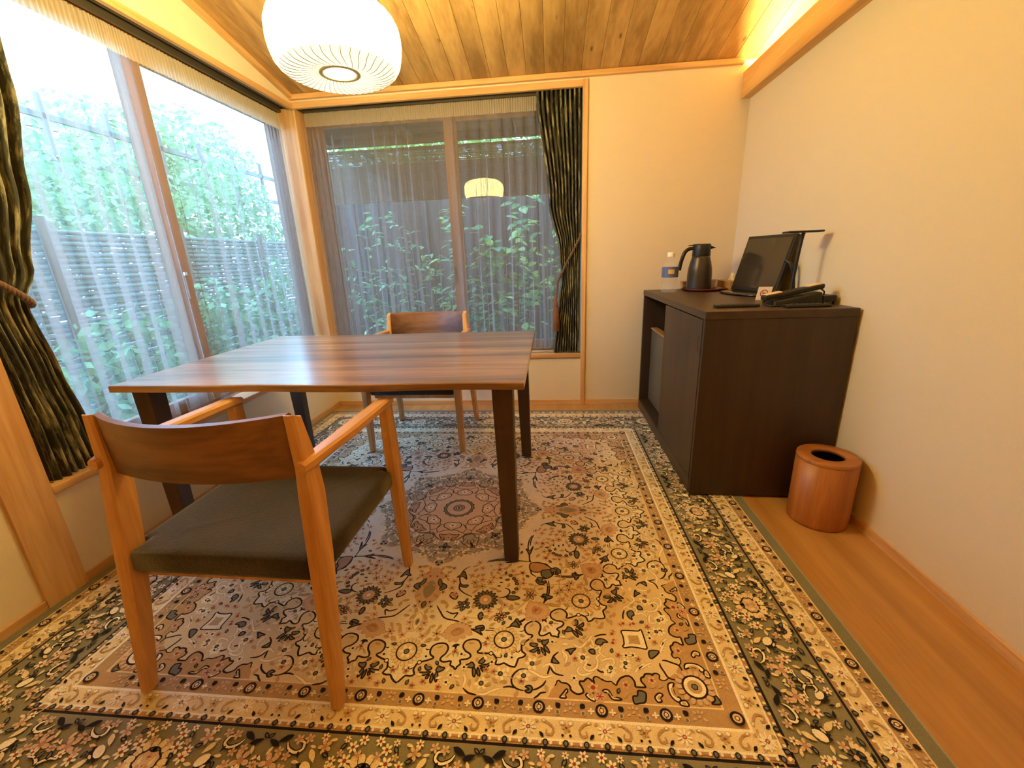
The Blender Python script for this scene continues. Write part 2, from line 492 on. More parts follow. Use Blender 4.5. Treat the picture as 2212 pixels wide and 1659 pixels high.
# trims (all setting)
def strim(n, mat, *boxes, label=None, bev=0.002):
    m = MB()
    for b in boxes: m.box(*b, bev=bev)
    return struct(m.build(f'trim_{n}', mat), label)
strim(1, 'hinoki_z', (0.203, 0.233, 2.984, 3.004, 0, 2.088), label='slim upright wood trim beside the curtained back window')
strim(2, 'hinoki_x', (XL, 0.203, 2.986, 3.012, 2.050, 2.086), label='wood header strip over the back window')
strim(3, 'hinoki_y', (XL - .012, XL + .014, 1.095, 3.0, 2.045, 2.077), label='wood header strip over the left window')
strim(4, 'hinoki_x', (XL, 1.128, 2.972, 3.0, 2.099, 2.128), label='ceiling moulding along the back wall')
m = MB(); m.prism([(YF, zc(YF) - .026), (YB, zc(YB) - .026), (YB, zc(YB) + .002), (YF, zc(YF) + .002)], 0, XL, XL + .028)
struct(m.build('trim_5', 'hinoki_y'), 'ceiling moulding climbing along the left wall')
m = MB(); sloped(m, -1.88, XL + .012, 0.974, 1.096, 0)
struct(m.build('trim_6', 'hinoki_z'), 'broad wooden pillar at the near end of the left window')
strim(7, 'hinoki_z', (-1.800, -1.668, 3.0, 3.135, 0.386, 2.06), label='square wooden corner post between the two windows', bev=.004)
strim(8, 'hinoki_y', (-1.800, XL + .016, 1.096, 3.0, 0.362, 0.389), label='wooden window sill under the left window')
strim(9, 'hinoki_x', (XL, 0.203, 2.984, 3.225, 0.362, 0.389), label='wooden window sill under the back window')
strim(10, 'beam_wood', (1.135, XR + .01, YF, YB, 1.925, 2.063), label='light wood beam hiding the cove light along the right wall', bev=.003)
def base(side, mat, *b):
    m = MB()
    for q in b: m.box(*q, bev=.001)
    return struct(m.build(f'baseboard_{side}', mat), f'low wood baseboard on the {side} wall')
base('back', 'hinoki_x', (XL, 1.19, 2.990, 3.0, 0, 0.037))
base('left', 'hinoki_y', (XL, XL + .010, YF, 0.974, 0, 0.037), (XL, XL + .010, 1.096, 2.99, 0, 0.037))
base('right', 'hinoki_y', (XR - .010, XR, YF, 2.99, 0, 0.037))

# cove light strip on the beam's hidden shelf
o = empty('cove_light', (1.27, 0, 2.0))
MB().box(1.255, 1.285, YF + .05, 2.96, 2.0, 2.012).build('strip_profile', 'rail_metal', o, loc=(-1.27, 0, -2.0))
MB().box(1.258, 1.282, YF + .05, 2.96, 2.0125, 2.017).build('strip_diffuser', 'cove_glow', o, loc=(-1.27, 0, -2.0))
tag(o, 'warm strip light hidden above the beam along the right wall', 'light')

# ------------------------------------------------------------------ windows
def sash(parent, axis, plane, depth, a0, a1, z0, z1, st, mat):
    """wooden sash (axis 0: plane is x, runs along y; axis 1: plane is y, runs along x) with its pane as a sub-part"""
    m = MB()
    def bx(a, b, c, d):
        if axis == 1: m.box(a, b, plane, plane + depth, c, d, bev=.002)
        else: m.box(plane - depth, plane, a, b, c, d, bev=.002)
    bx(a0, a0 + st, z0, z1); bx(a1 - st, a1, z0, z1)
    bx(a0 + st - .001, a1 - st + .001, z0, z0 + .055); bx(a0 + st - .001, a1 - st + .001, z1 - .06, z1)
    sa = m.build('sash', mat, parent)
    m = MB(); g = plane + depth * .5 if axis == 1 else plane - depth * .5
    A, B, Z0, Z1 = a0 + st - .004, a1 - st + .004, z0 + .05, z1 - .055
    if axis == 1: m.add([(A, g, Z0), (B, g, Z0), (B, g, Z1), (A, g, Z1)], [(0, 1, 2, 3)])
    else: m.add([(g, A, Z0), (g, B, Z0), (g, B, Z1), (g, A, Z1)], [(0, 1, 2, 3)])
    m.build('pane', 'pane_glass', sa, keep=True)

w1 = struct(empty('window_1', (-.7, 3.2, .39)), 'wood framed sliding window looking on the shaded garden')
fr = MB().box(XL, 0.203, 3.14, 3.25, 0.389, 0.405, bev=.002).box(XL, 0.203, 3.14, 3.25, 2.03, 2.085, bev=.002).box(0.17, 0.203, 3.14, 3.25, .405, 2.03, bev=.002).box(-1.80, -1.63, 3.135, 3.25, .39, 2.06)
fr.build('frame', 'sash_wood_x', w1)
sash(w1, 1, 3.185, .03, -0.70, 0.19, 0.405, 2.03, .062, 'sash_wood')
sash(w1, 1, 3.150, .03, -1.63, -0.655, 0.405, 2.03, .062, 'sash_wood')
MB().box(-.705, -.690, 3.138, 3.15, 0.90, 1.02, bev=.003).build('latch', 'rail_metal', w1)
for ch in w1.children: ch.location -= w1.location
w2 = struct(empty('window_2', (-1.83, 2.0, .39)), 'wood framed sliding window filled with daylight on the left')
fr = MB().box(-1.88, -1.80, 1.096, 3.13, 0.380, 0.405, bev=.002).box(-1.88, -1.79, 1.096, 3.13, 2.02, 2.08, bev=.002).box(-1.88, -1.80, 1.096, 1.13, .405, 2.02, bev=.002).box(-1.88, -1.80, 3.05, 3.13, .405, 2.02, bev=.002)
fr.build('frame', 'sash_wood_y', w2)
sash(w2, 0, -1.800, .032, 1.12, 2.02, 0.405, 2.03, .085, 'sash_wood')
sash(w2, 0, -1.840, .032, 1.95, 3.07, 0.405, 2.03, .105, 'sash_wood')
MB().box(-1.799, -1.785, 1.955, 1.967, 0.93, 1.06, bev=.003).box(-1.787, -1.772, 1.955, 1.967, 1.04, 1.06, bev=.003).build('latch', 'chrome', w2)
MB().box(-1.80, -1.772, 1.20, 3.02, 0.3895, 0.397, bev=.002).build('track', 'chrome', w2)
for ch in w2.children: ch.location -= w2.location

# ------------------------------------------------------------------ curtain rails
def rail(loc, boxes, label):
    o = empty('curtain_rail', loc)
    for b in boxes:
        MB().box(*b, bev=.002).build('track', 'rail_metal', o, loc=(-loc[0], -loc[1], -loc[2]))
    return tag(o, label, 'curtain rail')
rail((-1.74, 2.0, 2.05), [(-1.722, -1.704, 1.10, 2.99, 2.052, 2.072), (-1.768, -1.750, 1.10, 2.99, 2.034, 2.076)], 'double brown curtain rail above the left window')
rail((-.7, 3.05, 2.06), [(-1.66, 0.20, 3.026, 3.044, 2.062, 2.080), (-1.66, 0.20, 3.080, 3.098, 2.052, 2.084)], 'double brown curtain rail above the back window')

# ------------------------------------------------------------------ sheer curtains
def sheer(name, axis, plane, a0, a1, z0, z1, tape, folds, stacks, seed, label, amp=.020):
    """axis 1: cloth runs along x at y=plane; axis 0: along y at x=plane. folds: count. stacks: (pos01, width01, weight) bunched zones"""
    rnd = random.Random(seed)
    NS = folds * 14
    # fold density along the rail -> position of each parameter value
    K = 400
    dens = [1.0 + sum(wt * math.exp(-((k / K - p) / wd) ** 2) for p, wd, wt in stacks) for k in range(K + 1)]
    cum = [0]
    for k in range(K): cum.append(cum[-1] + (dens[k] + dens[k + 1]) / 2)
    tot = cum[-1]
    def pos(t):
        tt = t * tot; lo, hi = 0, K
        while hi - lo > 1:
            mid = (lo + hi) // 2
            if cum[mid] <= tt: lo = mid
            else: hi = mid
        return (lo + (tt - cum[lo]) / max(1e-9, cum[hi] - cum[lo])) / K
    ph = [rnd.uniform(-.5, .5) for _ in range(folds + 3)]
    am = [rnd.uniform(.35, 1.35) for _ in range(folds + 3)]
    root = empty(name, ((a0 + a1) / 2, plane, z0) if axis == 1 else (plane, (a0 + a1) / 2, z0))
    L = a1 - a0
    def pt(t, z, hz):
        q = t * folds; i = int(q); fr_ = q - i
        A = am[i] * (1 - fr_) + am[i + 1] * fr_
        P = ph[i] * (1 - fr_) + ph[i + 1] * fr_
        sag = 0.35 + 0.65 * (1 - hz) ** 0.5
        ang = 2 * PI * q + P * 1.6 * (1 - hz) + 0.35 * math.sin(3 * z + i)
        a = a0 + L * pos(t)
        back = 0.42 * L / folds * A * sag * math.sin(2 * ang) * (0.6 if hz < 1 else .2)
        a = min(max(a + back, a0), a1)
        p = plane + amp * A * sag * math.cos(ang)
        return (a, p, z) if axis == 1 else (p, a, z)
    m = MB(); NZ = 16
    V = []
    for j in range(NZ + 1):
        hz = j / NZ; z = z0 + (tape - z0) * hz
        V += [pt(i / NS, z, hz) for i in range(NS + 1)]
    m.add(V, [(j * (NS + 1) + i, j * (NS + 1) + i + 1, (j + 1) * (NS + 1) + i + 1, (j + 1) * (NS + 1) + i) for j in range(NZ) for i in range(NS)], True)
    off = tuple(-c for c in root.location)
    m.build('cloth', 'sheer', root, loc=off, keep=True)
    m = MB(); V = []; ND = NS * 2
    for j, z in enumerate((tape, (tape + z1) / 2, z1)):
        for i in range(ND + 1):
            t = i / ND; p = pt(t, z, 1.0); d = .006 * math.sin(t * folds * 2 * PI * 5 + math.sin(t * 90))
            a = a0 + L * pos(t)
            V.append((a, plane + d + .3 * (p[1] - plane), z) if axis == 1 else (plane + d + .3 * (p[0] - plane), a, z))
    m.add(V, [(j * (ND + 1) + i, j * (ND + 1) + i + 1, (j + 1) * (ND + 1) + i + 1, (j + 1) * (ND + 1) + i) for j in range(2) for i in range(ND)], True)
    m.build('heading_tape', 'sheer_tape', root, loc=off, keep=True)
    return tag(root, label, 'curtain')
sheer('sheer_curtain', 0, -1.776, 1.12, 2.985, 0.405, 2.03, 1.935, 24, [(0.95, .05, 1.9), (0.40, .03, .8), (0.05, .06, .5)], 3, 'translucent grey sheer curtain across the bright left window', amp=.016)
sheer('sheer_curtain', 1, 3.088, -1.655, 0.08, 0.410, 2.05, 1.968, 26, [(0.03, .05, 1.2), (0.97, .04, .7)], 5, 'translucent brown grey sheer curtain across the garden window')

# ------------------------------------------------------------------ dark printed drapes
def interp(tab, z):
    tab = sorted(tab)
    if z <= tab[0][0]: return tab[0][1]
    for (z0, a), (z1, b) in zip(tab, tab[1:]):
        if z <= z1:
            t = (z - z0) / (z1 - z0); t = t * t * (3 - 2 * t)
            return a + (b - a) * t
    return tab[-1][1]
def drape(axis, plane, ltab, rtab, z0, z1, folds, amp, tie_z, seed, label, flat_w):
    rnd = random.Random(seed)
    root = empty('drape', (plane, interp(ltab, z0), z0) if axis == 0 else (interp(ltab, z0), plane, z0))
    NS, NZ = folds * 12, 60
    V = []; U = []
    am = [rnd.uniform(.6, 1.25) for _ in range(folds + 2)]
    for j in range(NZ + 1):
        z = z0 + (z1 - z0) * j / NZ
        a, b = interp(ltab, z), interp(rtab, z)
        k = amp * (0.45 + 0.55 * min(1, abs(z - tie_z) / .45)) * (0.75 if z > z1 - .12 else 1)
        for i in range(NS + 1):
            t = i / NS; q = t * folds; ii = int(q); A = am[ii] * (1 - (q - ii)) + am[ii + 1] * (q - ii)
            aa = a + (b - a) * t + .10 * (b - a) / folds * math.sin(4 * PI * q)
            d = k * A * math.cos(2 * PI * q + .22 * math.sin(2.1 * z + ii))
            pinch = .012 * math.cos(6 * PI * q) if z > z1 - .10 else 0
            p = plane + d + pinch
            V.append((aa, p, z) if axis == 1 else (p, aa, z)); U.append((t * flat_w, z))
    m = MB()
    Fc = [(j * (NS + 1) + i, j * (NS + 1) + i + 1, (j + 1) * (NS + 1) + i + 1, (j + 1) * (NS + 1) + i) for j in range(NZ) for i in range(NS)]
    m.add(V, Fc, True)
    o = m.build('cloth', 'drape_print', root, loc=tuple(-c for c in root.location), keep=True)
    uv = o.data.uv_layers.new(name='flat')
    for lp in o.data.loops: uv.data[lp.index].uv = U[lp.vertex_index]
    return tag(root, label, 'curtain')
drape(0, -1.711, [(.39, 1.122), (.56, 1.122), (.74, 1.115), (1.0, 1.10), (1.35, 1.10), (2.04, 1.10)],
      [(.39, 1.295), (.56, 1.28), (.75, 1.258), (.98, 1.235), (1.09, 1.285), (1.35, 1.345), (1.65, 1.395), (2.04, 1.42)],
      .392, 2.05, 7, .026, 1.0, 11, 'dark bamboo print drape tied back at the left window', 1.3)
drape(1, 3.036, [(.39, .010), (.56, .026), (.75, .050), (.92, .070), (1.10, .052), (1.41, -.015), (2.06, -.088)],
      [(.39, .197), (.75, .190), (.92, .186), (1.2, .196), (2.06, .198)],
      .392, 2.06, 10, .026, 0.95, 12, 'dark bamboo print drape tied back beside the garden window', 1.1)

def rope(mb, pts, R=.007, strands=3, pitch=.035, n=6):
    P = cr(pts, 10); L = 0; acc = [0]
    for a, b in zip(P, P[1:]): L += (b - a).length; acc.append(L)
    for s_ in range(strands):
        out = []
        for i, p in enumerate(P):
            t = (P[min(i + 1, len(P) - 1)] - P[max(i - 1, 0)]).normalized()
            u = t.cross(Vector((0.3, 0.2, 1))).normalized(); v = t.cross(u)
            th = 2 * PI * (acc[i] / pitch + s_ / strands)
            out.append(p + (u * math.cos(th) + v * math.sin(th)) * R * .75)
        mb.tube(out, R * .85, n)
    return mb
o = empty('curtain_tieback', (-1.68, 1.2, 1.0))
pts = [(-1.70, 1.095, 1.10), (-1.668, 1.12, 1.075), (-1.664, 1.17, 1.035), (-1.668, 1.215, .995), (-1.70, 1.243, .975), (-1.74, 1.235, .985), (-1.765, 1.17, 1.03), (-1.74, 1.10, 1.09)]
rope(MB(), pts, .0075).build('rope', 'rope', o, loc=(1.68, -1.2, -1.0))
tag(o, 'twisted brown rope tieback around the left drape', 'tieback')
o = empty('curtain_tieback', (.05, 3.0, .92))
pts = [(.197, 3.03, 1.21), (.185, 3.005, 1.17), (.13, 3.0, 1.07), (.075, 2.998, .965), (.048, 3.004, .915), (.040, 3.006, .86), (.030, 3.006, .77)]
rope(MB(), pts, .0055).build('cord', 'rope', o, loc=(-.05, -3.0, -.92))
pts = [(.048, 3.004, .915), (.07, 3.06, .94), (.14, 3.075, 1.06), (.196, 3.05, 1.20)]
rope(MB(), pts, .0055).build('cord', 'rope', o, loc=(-.05, -3.0, -.92))
t_ = MB()
t_.lathe([(.001, .805), (.010, .80), (.011, .765), (.0165, .752), (.0185, .738), (.015, .728), (.020, .712), (.023, .65), (.0245, .555), (.001, .552)], (.026, 2.996, 0), 18)
t_.build('tassel', 'tassel', o, loc=(-.05, -3.0, -.92))
tag(o, 'thin brown cord tieback with tassel on the right drape', 'tieback')
# thin cord lying on the back sill
m = MB(); m.tube(cr([(-.16, 3.045, .3915), (-.10, 3.03, .3915), (-.05, 3.05, .3915), (-.01, 3.035, .3915), (.03, 3.05, .3915)], 6), .0022, 6)
tag(m.build('sill_cord', 'rope'), 'thin brown cord lying on the garden window sill', 'cord')

# ================================================================== PENDANT LAMP
LX, LY, LZ = -0.705, 1.60, 1.765
o = empty('pendant_lamp', (LX, LY, LZ))
RIBS = 40
LP = cr([(.062, -.082), (.09, -.093), (.12, -.098), (.15, -.095), (.178, -.082), (.198, -.058), (.207, -.025), (.210, .008), (.206, .040), (.190, .070), (.160, .092), (.120, .103), (.070, .106)], 8)
def lamp_prof(t):
    """t 0 (bottom ring) .. 1 (top ring): flattened lantern profile, underside drawn up to the ring"""
    q = t * (len(LP) - 1); i = min(int(q), len(LP) - 2); p = LP[i] + (LP[i + 1] - LP[i]) * (q - i)
    return p[0], p[1]
def shade(t0, t1, name, mat):
    m = MB(); NT, NA = 26, RIBS * 6
    V = []
    for j in range(NT + 1):
        r, z = lamp_prof(t0 + (t1 - t0) * j / NT)
        for i in range(NA):
            q = (i % 6) / 6.0
            dip = .020 * (4 * q * (1 - q)) * (r - .055)   # cloth pulls in between ribs
            a = 2 * PI * i / NA
            V.append(((r - dip) * math.cos(a), (r - dip) * math.sin(a), z))
    m.add(V, [(j * NA + i, j * NA + (i + 1) % NA, (j + 1) * NA + (i + 1) % NA, (j + 1) * NA + i) for j in range(NT) for i in range(NA)], True)
    return m.build(name, mat, o)
shade(0.36, 1.0, 'shade', 'shade_glow')
shade(0.0, 0.36, 'shade_underside', 'shade_under')
rib = MB(); pts = []
for j in range(31):
    t = j / 30
    r, z = lamp_prof(t); tw = 0.35 * max(0, (.3 - t) / .3) ** 1.2
    pts.append(((r + .0012) * math.cos(tw), (r + .0012) * math.sin(tw), z))
rib.tube(pts, .0011, 5)
rme = rib.mesh('rib'); rme.materials.append(MATS['shade_rib'])
for k in range(RIBS): inst('rib', rme, o, rot=(0, 0, 2 * PI * k / RIBS))
MB().lathe([(.052, -.086), (.066, -.086), (.066, -.078), (.052, -.078)], n=40, close=True).build('bottom_ring', 'lamp_ring', o)
MB().disc((0, 0, -.081), .0525, 40, up=False).build('diffuser_disc', 'disc_glow', o)
MB().lathe([(.004, .104), (.066, .104), (.066, .112), (.004, .112)], n=32, close=True).build('top_ring', 'lamp_ring', o)
zt = zc(LY) - LZ
MB().tube([(0, 0, .108), (0, 0, zt - .02)], .003, 8).build('cord', 'cable_black', o)
MB().lathe([(.001, zt - .03), (.045, zt - .03), (.05, zt - .02), (.05, zt + .008), (.001, zt + .008)], n=28).build('ceiling_rose', 'white_cap', o)
tag(o, 'glowing ribbed paper lantern pendant hanging over the table', 'lamp')

# ================================================================== TABLE
o = empty('dining_table', (-.79, 1.70, 0))
def table_top():
    x0, x1, y0, y1, z0, z1 = -.700, .703, -.487, .455, .674, .701
    N_ = 60
    def fe(t): return .0055 * math.sin(7.3 * t + .4) + .0045 * math.sin(15.1 * t + 2) - .004 * math.exp(-((t - .27) / .05) ** 2)
    top = []; V = []; Fc = []
    rings = []
    for (dz, din) in ((z0, .006), (z0 + .004, .0), (z1 - .003, .0), (z1, .003)):
        ring = []
        for i in range(N_ + 1):
            t = i / N_; ring.append((x0 + din + (x1 - x0 - 2 * din) * t, y0 + din + fe(t) + (.006 if dz == z0 else 0), dz))
        for i in range(N_ + 1):
            t = 1 - i / N_; ring.append((x0 + din + (x1 - x0 - 2 * din) * t, y1 - din + fe(1 - t) * .8, dz))
        rings.append(ring)
    n = len(rings[0]); m = MB()
    m.sweep(None, rings, cap=False, smooth=False)
    for k, top_ in ((0, False), (3, True)):
        r = rings[k]; Vv = r
        fc = [(i, i + 1, n - 2 - i, n - 1 - i) for i in range(N_)]
        m.add(Vv, fc)
    return m
table_top().build('tabletop', 'walnut_top', o)
def tleg(xt, yt, xb, yb):
    """legs: square, tapering from .066 at the top to .050 at the foot (lower-left corners given)"""
    a, b = .066, .050
    v = [(xb, yb, .0), (xb + b, yb, .0), (xb, yb + b, .0), (xb + b, yb + b, .0), (xt, yt, .676), (xt + a, yt, .676), (xt, yt + a, .676), (xt + a, yt + a, .676)]
    return MB().hull_bevel([(p[0] + .79, p[1] - 1.70, p[2] + (.0112 if p[2] == 0 else 0)) for p in v], .003)
for q in ((-.193, 1.250, -.179, 1.258), (-.193, 2.075, -.172, 2.098), (-1.447, 1.250, -1.44, 1.258), (-1.452, 2.075, -1.445, 2.098)):
    tleg(*q).build('leg', 'walnut_leg', o)
MB().box(.06 - .70, .70 - .10, -.40, -.375, .625, .6745).box(-.64, .60, .34, .365, .625, .6745).build('apron', 'walnut_leg', o) if False else None
tag(o, 'dark walnut dining table with a gently wavy front edge', 'table')

# ================================================================== CHAIRS
def chair():
    o = empty('armchair', (0, 0, 0))
    RZ = .0112
    def rear(s):
        # (x, y, z, half width x, half depth y)
        st = [(.264, -.250, RZ, .014, .016), (.259, -.222, .20, .016, .023), (.254, -.194, .40, .018, .029), (.250, -.176, .56, .018, .029), (.248, -.172, .63, .016, .025), (.243, -.182, .760, .012, .018)]
        secs = []
        for i, (x, y, z, hx, hy) in enumerate(st):
            c = .005
            ring = [(-hx + c, -hy), (hx - c, -hy), (hx, -hy + c), (hx, hy - c), (hx - c, hy), (-hx + c, hy), (-hx, hy - c), (-hx, -hy + c)]
            secs.append([(s * x + a, y + b, z - (.012 if (i == 5 and b > 0) else 0)) for a, b in ring])
        return MB().sweep(None, secs, smooth=False)
    def front(s):
        st = [(.268, .250, RZ, .014, .015), (.266, .247, .22, .0165, .022), (.264, .243, .42, .018, .028), (.262, .240, .628, .016, .021)]
        secs = []
        for (x, y, z, hx, hy) in st:
            c = .005
            ring = [(-hx + c, -hy), (hx - c, -hy), (hx, -hy + c), (hx, hy - c), (hx - c, hy), (-hx + c, hy), (-hx, hy - c), (-hx, -hy + c)]
            secs.append([(s * x + a, y + b, z) for a, b in ring])
        return MB().sweep(None, secs, smooth=False)
    for s in (-1, 1):
        rear(s).build('leg', 'chair_oak_z', o)
        front(s).build('leg', 'chair_oak_z', o)
        # arm: bar with chamfered edges, rounded front end, ends just behind the rear leg
        secs = []
        path = [(.256, -.208, .640, .012, .0125), (.258, -.185, .642, .017, .0135), (.267, 0, .645, .022, .0135), (.265, .20, .643, .022, .013), (.264, .25, .640, .021, .0125), (.264, .268, .637, .016, .010), (.264, .276, .634, .008, .006)]
        for (x, y, z, hx, hz) in path:
            c = min(.006, hz * .5)
            ring = [(-hx + c, -hz), (hx - c, -hz), (hx, -hz + c), (hx, hz - c), (hx - c, hz), (-hx + c, hz), (-hx, hz - c), (-hx, -hz + c)]
            secs.append([(s * x + a, y, z + b) for a, b in ring])
        MB().sweep(None, secs, smooth=False).build('armrest', 'chair_oak_y', o)
    # curved backrest plate between the stiles
    m = MB(); N_ = 64; secs = []
    for i in range(N_ + 1):
        t = -1 + 2 * i / N_
        x = .233 * t; sag = (1 - t * t)
        zt_, zb = .760 - .004 * sag, .604 - .006 * sag
        yt, yb = -.180 - .066 * sag, -.172 - .034 * sag
        th = .010
        secs.append([(x, yb - th, zb + .003), (x, yb - th * .3, zb), (x, yb + th, zb + .004), (x, yt + th, zt_ - .006), (x, yt + th * .3, zt_), (x, yt - th, zt_ - .002)])
    m.sweep(None, secs, smooth=False); m.build('backrest', 'chair_walnut', o)
    # padded seat, notched for the legs
    m = MB()
    outer = [(-.232, -.216), (.232, -.216), (.234, -.160), (.262, -.153), (.264, .212), (.240, .216), (.238, .245), (-.238, .245), (-.240, .216), (-.264, .212), (-.262, -.153), (-.234, -.160)]
    P = []
    for i, p in enumerate(outer):
        q = outer[(i + 1) % len(outer)]
        for k in range(4): P.append((p[0] + (q[0] - p[0]) * k / 4, p[1] + (q[1] - p[1]) * k / 4))
    def ring(sc, z, sag=0): return [(x * sc, y * sc, z) for x, y in P]
    rings = [ring(.93, .346), ring(.985, .350), ring(1, .360), ring(1, .392), ring(.99, .404), ring(.965, .4105), ring(.90, .413), ring(.6, .407), ring(.25, .402), ring(.02, .401)]
    m.sweep(None, rings, smooth=True); m.build('seat', 'seat_fabric', o)
    MB().box(-.235, .235, -.19, -.165, .319, .349, bev=.002).build('seat_rail', 'chair_oak_z', o)
    MB().box(-.235, .235, .18, .205, .319, .349, bev=.002).build('seat_rail', 'chair_oak_z', o)
    return o
c1 = chair()
c2 = copy_tree(c1)
c1.location = (-.800, .985, 0); c1.rotation_euler = (0, 0, math.radians(-1.0))
c2.location = (-.786, 2.412, 0); c2.rotation_euler = (0, 0, PI)
tag(c1, 'oak armchair with dark seat seen from behind, nearest to the camera', 'chair', 'oak armchairs at the table')
tag(c2, 'oak armchair on the far side of the table before the garden window', 'chair', 'oak armchairs at the table')

# ================================================================== CABINET
CX0, CX1, CY0, CY1, CZ = .607, 1.178, 1.732, 2.905, .831
o = empty('cabinet', (.9, 2.3, 0)); oc = o; OFF = (-.9, -2.3, 0)
MB().box(CX0, CX1, CY0, CY1, .799, CZ, bev=.0015).build('worktop', 'cabinet_y', o, OFF)
b = MB()
b.box(CX0 + .002, CX1, CY0 + .002, CY0 + .024, .0113, .799, bev=.001)          # near side
b.box(CX0 + .002, CX1, CY1 - .024, CY1 - .002, .0113, .799, bev=.001)          # far side
b.box(CX1 - .015, CX1, CY0 + .024, CY1 - .024, .0113, .799)                    # back
b.box(CX0 + .03, CX1 - .015, 2.322, 2.342, .075, .799)                        # divider
b.box(CX0 + .012, CX1 - .015, CY0 + .024, CY1 - .024, .060, .078)             # bottom shelf
b.build('carcass', 'cabinet_z', o, OFF)
MB().box(CX0 + .001, CX0 + .020, CY0 + .0245, CY1 - .0245, .0113, .074, bev=.001).build('plinth', 'cabinet_y', o, OFF)
d = MB().box(CX0, CX0 + .019, CY0 + .026, 2.330, .078, .794, bev=.001).build('door', 'cabinet_z', o, OFF)
MB().box(CX0 - .0006, CX0 + .004, CY0 + .058, CY0 + .068, .655, .725, bev=.0005).build('finger_pull', 'black_gloss', d)
tag(o, 'dark brown low cabinet with an open bay against the right wall', 'cabinet')
o = empty('mini_fridge', (.9, 2.61, .078))
MB().box(.70, 1.14, 2.36, 2.85, .084, .585, bev=.006).build('body', 'black_plastic', o, (-.9, -2.61, -.078))
dd = MB().box(.660, .698, 2.36, 2.85, .092, .580, bev=.008).build('door', 'fridge_grey', o, (-.9, -2.61, -.078))
MB().box(.656, .70, 2.36, 2.85, .578, .590, bev=.003).build('top_edge_highlight', 'tea_wood', o, (-.9, -2.61, -.078))  # tan strip paints in the highlight along the fridge's top edge
MB().box(.70, 1.10, 2.40, 2.80, .079, .086).build('feet', 'black_plastic', o, (-.9, -2.61, -.078))
tag(o, 'grey mini fridge standing in the open bay of the dark cabinet', 'refrigerator')

# ================================================================== WASTE BIN
o = empty('waste_bin', (1.068, 1.590, 0))
MB().lathe([(.098, 0), (.103, .002), (.104, .01), (.104, .268), (.101, .268), (.101, .006), (.001, .006)], n=48).build('body', 'bin_wood', o)
MB().lathe([(.055, .2685), (.104, .2685), (.1045, .272), (.1035, .281), (.102, .2825), (.057, .2825), (.055, .280)], n=48, close=True).build('lid', 'bin_wood_x', o)
MB().lathe([(.0985, .265), (.099, .01), (.001, .008)], n=40).build('liner', 'black_plastic', o)
tag(o, 'round orange wooden waste bin with a hole in its lid', 'bin')

# ================================================================== THINGS ON THE CABINET
Z0 = CZ
# water bottle
bx, by = .706, 2.667
o = empty('water_bottle', (bx, by, Z0))
MB().lathe([(.001, .004), (.030, .004), (.036, .0), (.040, .003), (.042, .012), (.042, .04), (.0405, .045), (.042, .05), (.042, .075), (.0415, .078), (.0425, .082), (.0425, .145), (.040, .155), (.033, .172), (.022, .19), (.0165, .197), (.0165, .205)], n=36).build('body', 'clear_pet', o)
lb = MB().lathe([(.0430, .086), (.0430, .143)], n=36).build('label', 'label_blue', o)
lg = MB(); n_ = 10
V = [(.0434 * math.cos(a), .0434 * math.sin(a), z) for z in (.106, .130) for a in [(-2.05 + .75 * i / n_) for i in range(n_ + 1)]]
lg.add(V, [(i, i + 1, n_ + 2 + i, n_ + 1 + i) for i in range(n_)], True)
lg.build('label_patch', 'label_gold', lb)
MB().lathe([(.001, .199), (.0185, .199), (.019, .201), (.019, .220), (.0175, .223), (.001, .223)], n=28).build('cap', 'white_cap', o)
o.scale = (1.1, 1.1, 1.04)
tag(o, 'small clear water bottle with blue label and white cap', 'bottle')
# round tray
o = empty('serving_tray', (.935, 2.752, Z0))
MB().lathe([(.001, .0), (.105, .0), (.122, .004), (.130, .011), (.131, .0135), (.127, .0135), (.120, .008), (.105, .005), (.001, .005)], n=56).build('tray', 'red_lacquer', o)
tag(o, 'round red lacquer tray under the thermos jug', 'tray')
# thermos jug
tx, ty, tz = .900, 2.736, Z0 + .0055
o = empty('thermos_jug', (tx, ty, tz))
MB().lathe([(.001, 0), (.068, 0), (.070, .003), (.0705, .02), (.070, .09), (.067, .125), (.060, .16), (.053, .185), (.051, .197), (.001, .198)], n=40).build('body', 'thermos_body', o)
MB().lathe([(.0515, .1975), (.052, .20), (.050, .235), (.0505, .262), (.046, .268), (.001, .268)], n=40).build('collar', 'black_plastic', o)
MB().hull_bevel([(.03, -.02, .232), (.046, -.016, .236), (.03, .02, .232), (.046, .016, .236), (.03, -.022, .262), (.082, -.007, .243), (.03, .022, .262), (.082, .007, .243)], .003).build('spout', 'black_plastic', o)
m = MB(); pts = cr([(-.045, 0, .244), (-.07, 0, .242), (-.093, 0, .225), (-.107, 0, .19), (-.116, 0, .15), (-.120, 0, .118)], 6)
m.tube(pts, [.011] * (len(pts) - 1) + [.0095], 10); m.build('handle', 'black_plastic', o)
MB().hull_bevel([(-.078, -.012, .258), (-.02, -.014, .262), (-.078, .012, .258), (-.02, .014, .262), (-.078, -.010, .263), (-.02, -.014, .270), (-.078, .010, .263), (-.02, .014, .270)], .002).build('lever', 'black_plastic', o)
o.rotation_euler = (0, 0, math.radians(-4))
tag(o, 'dark grey thermos jug with black handle and spout', 'jug')
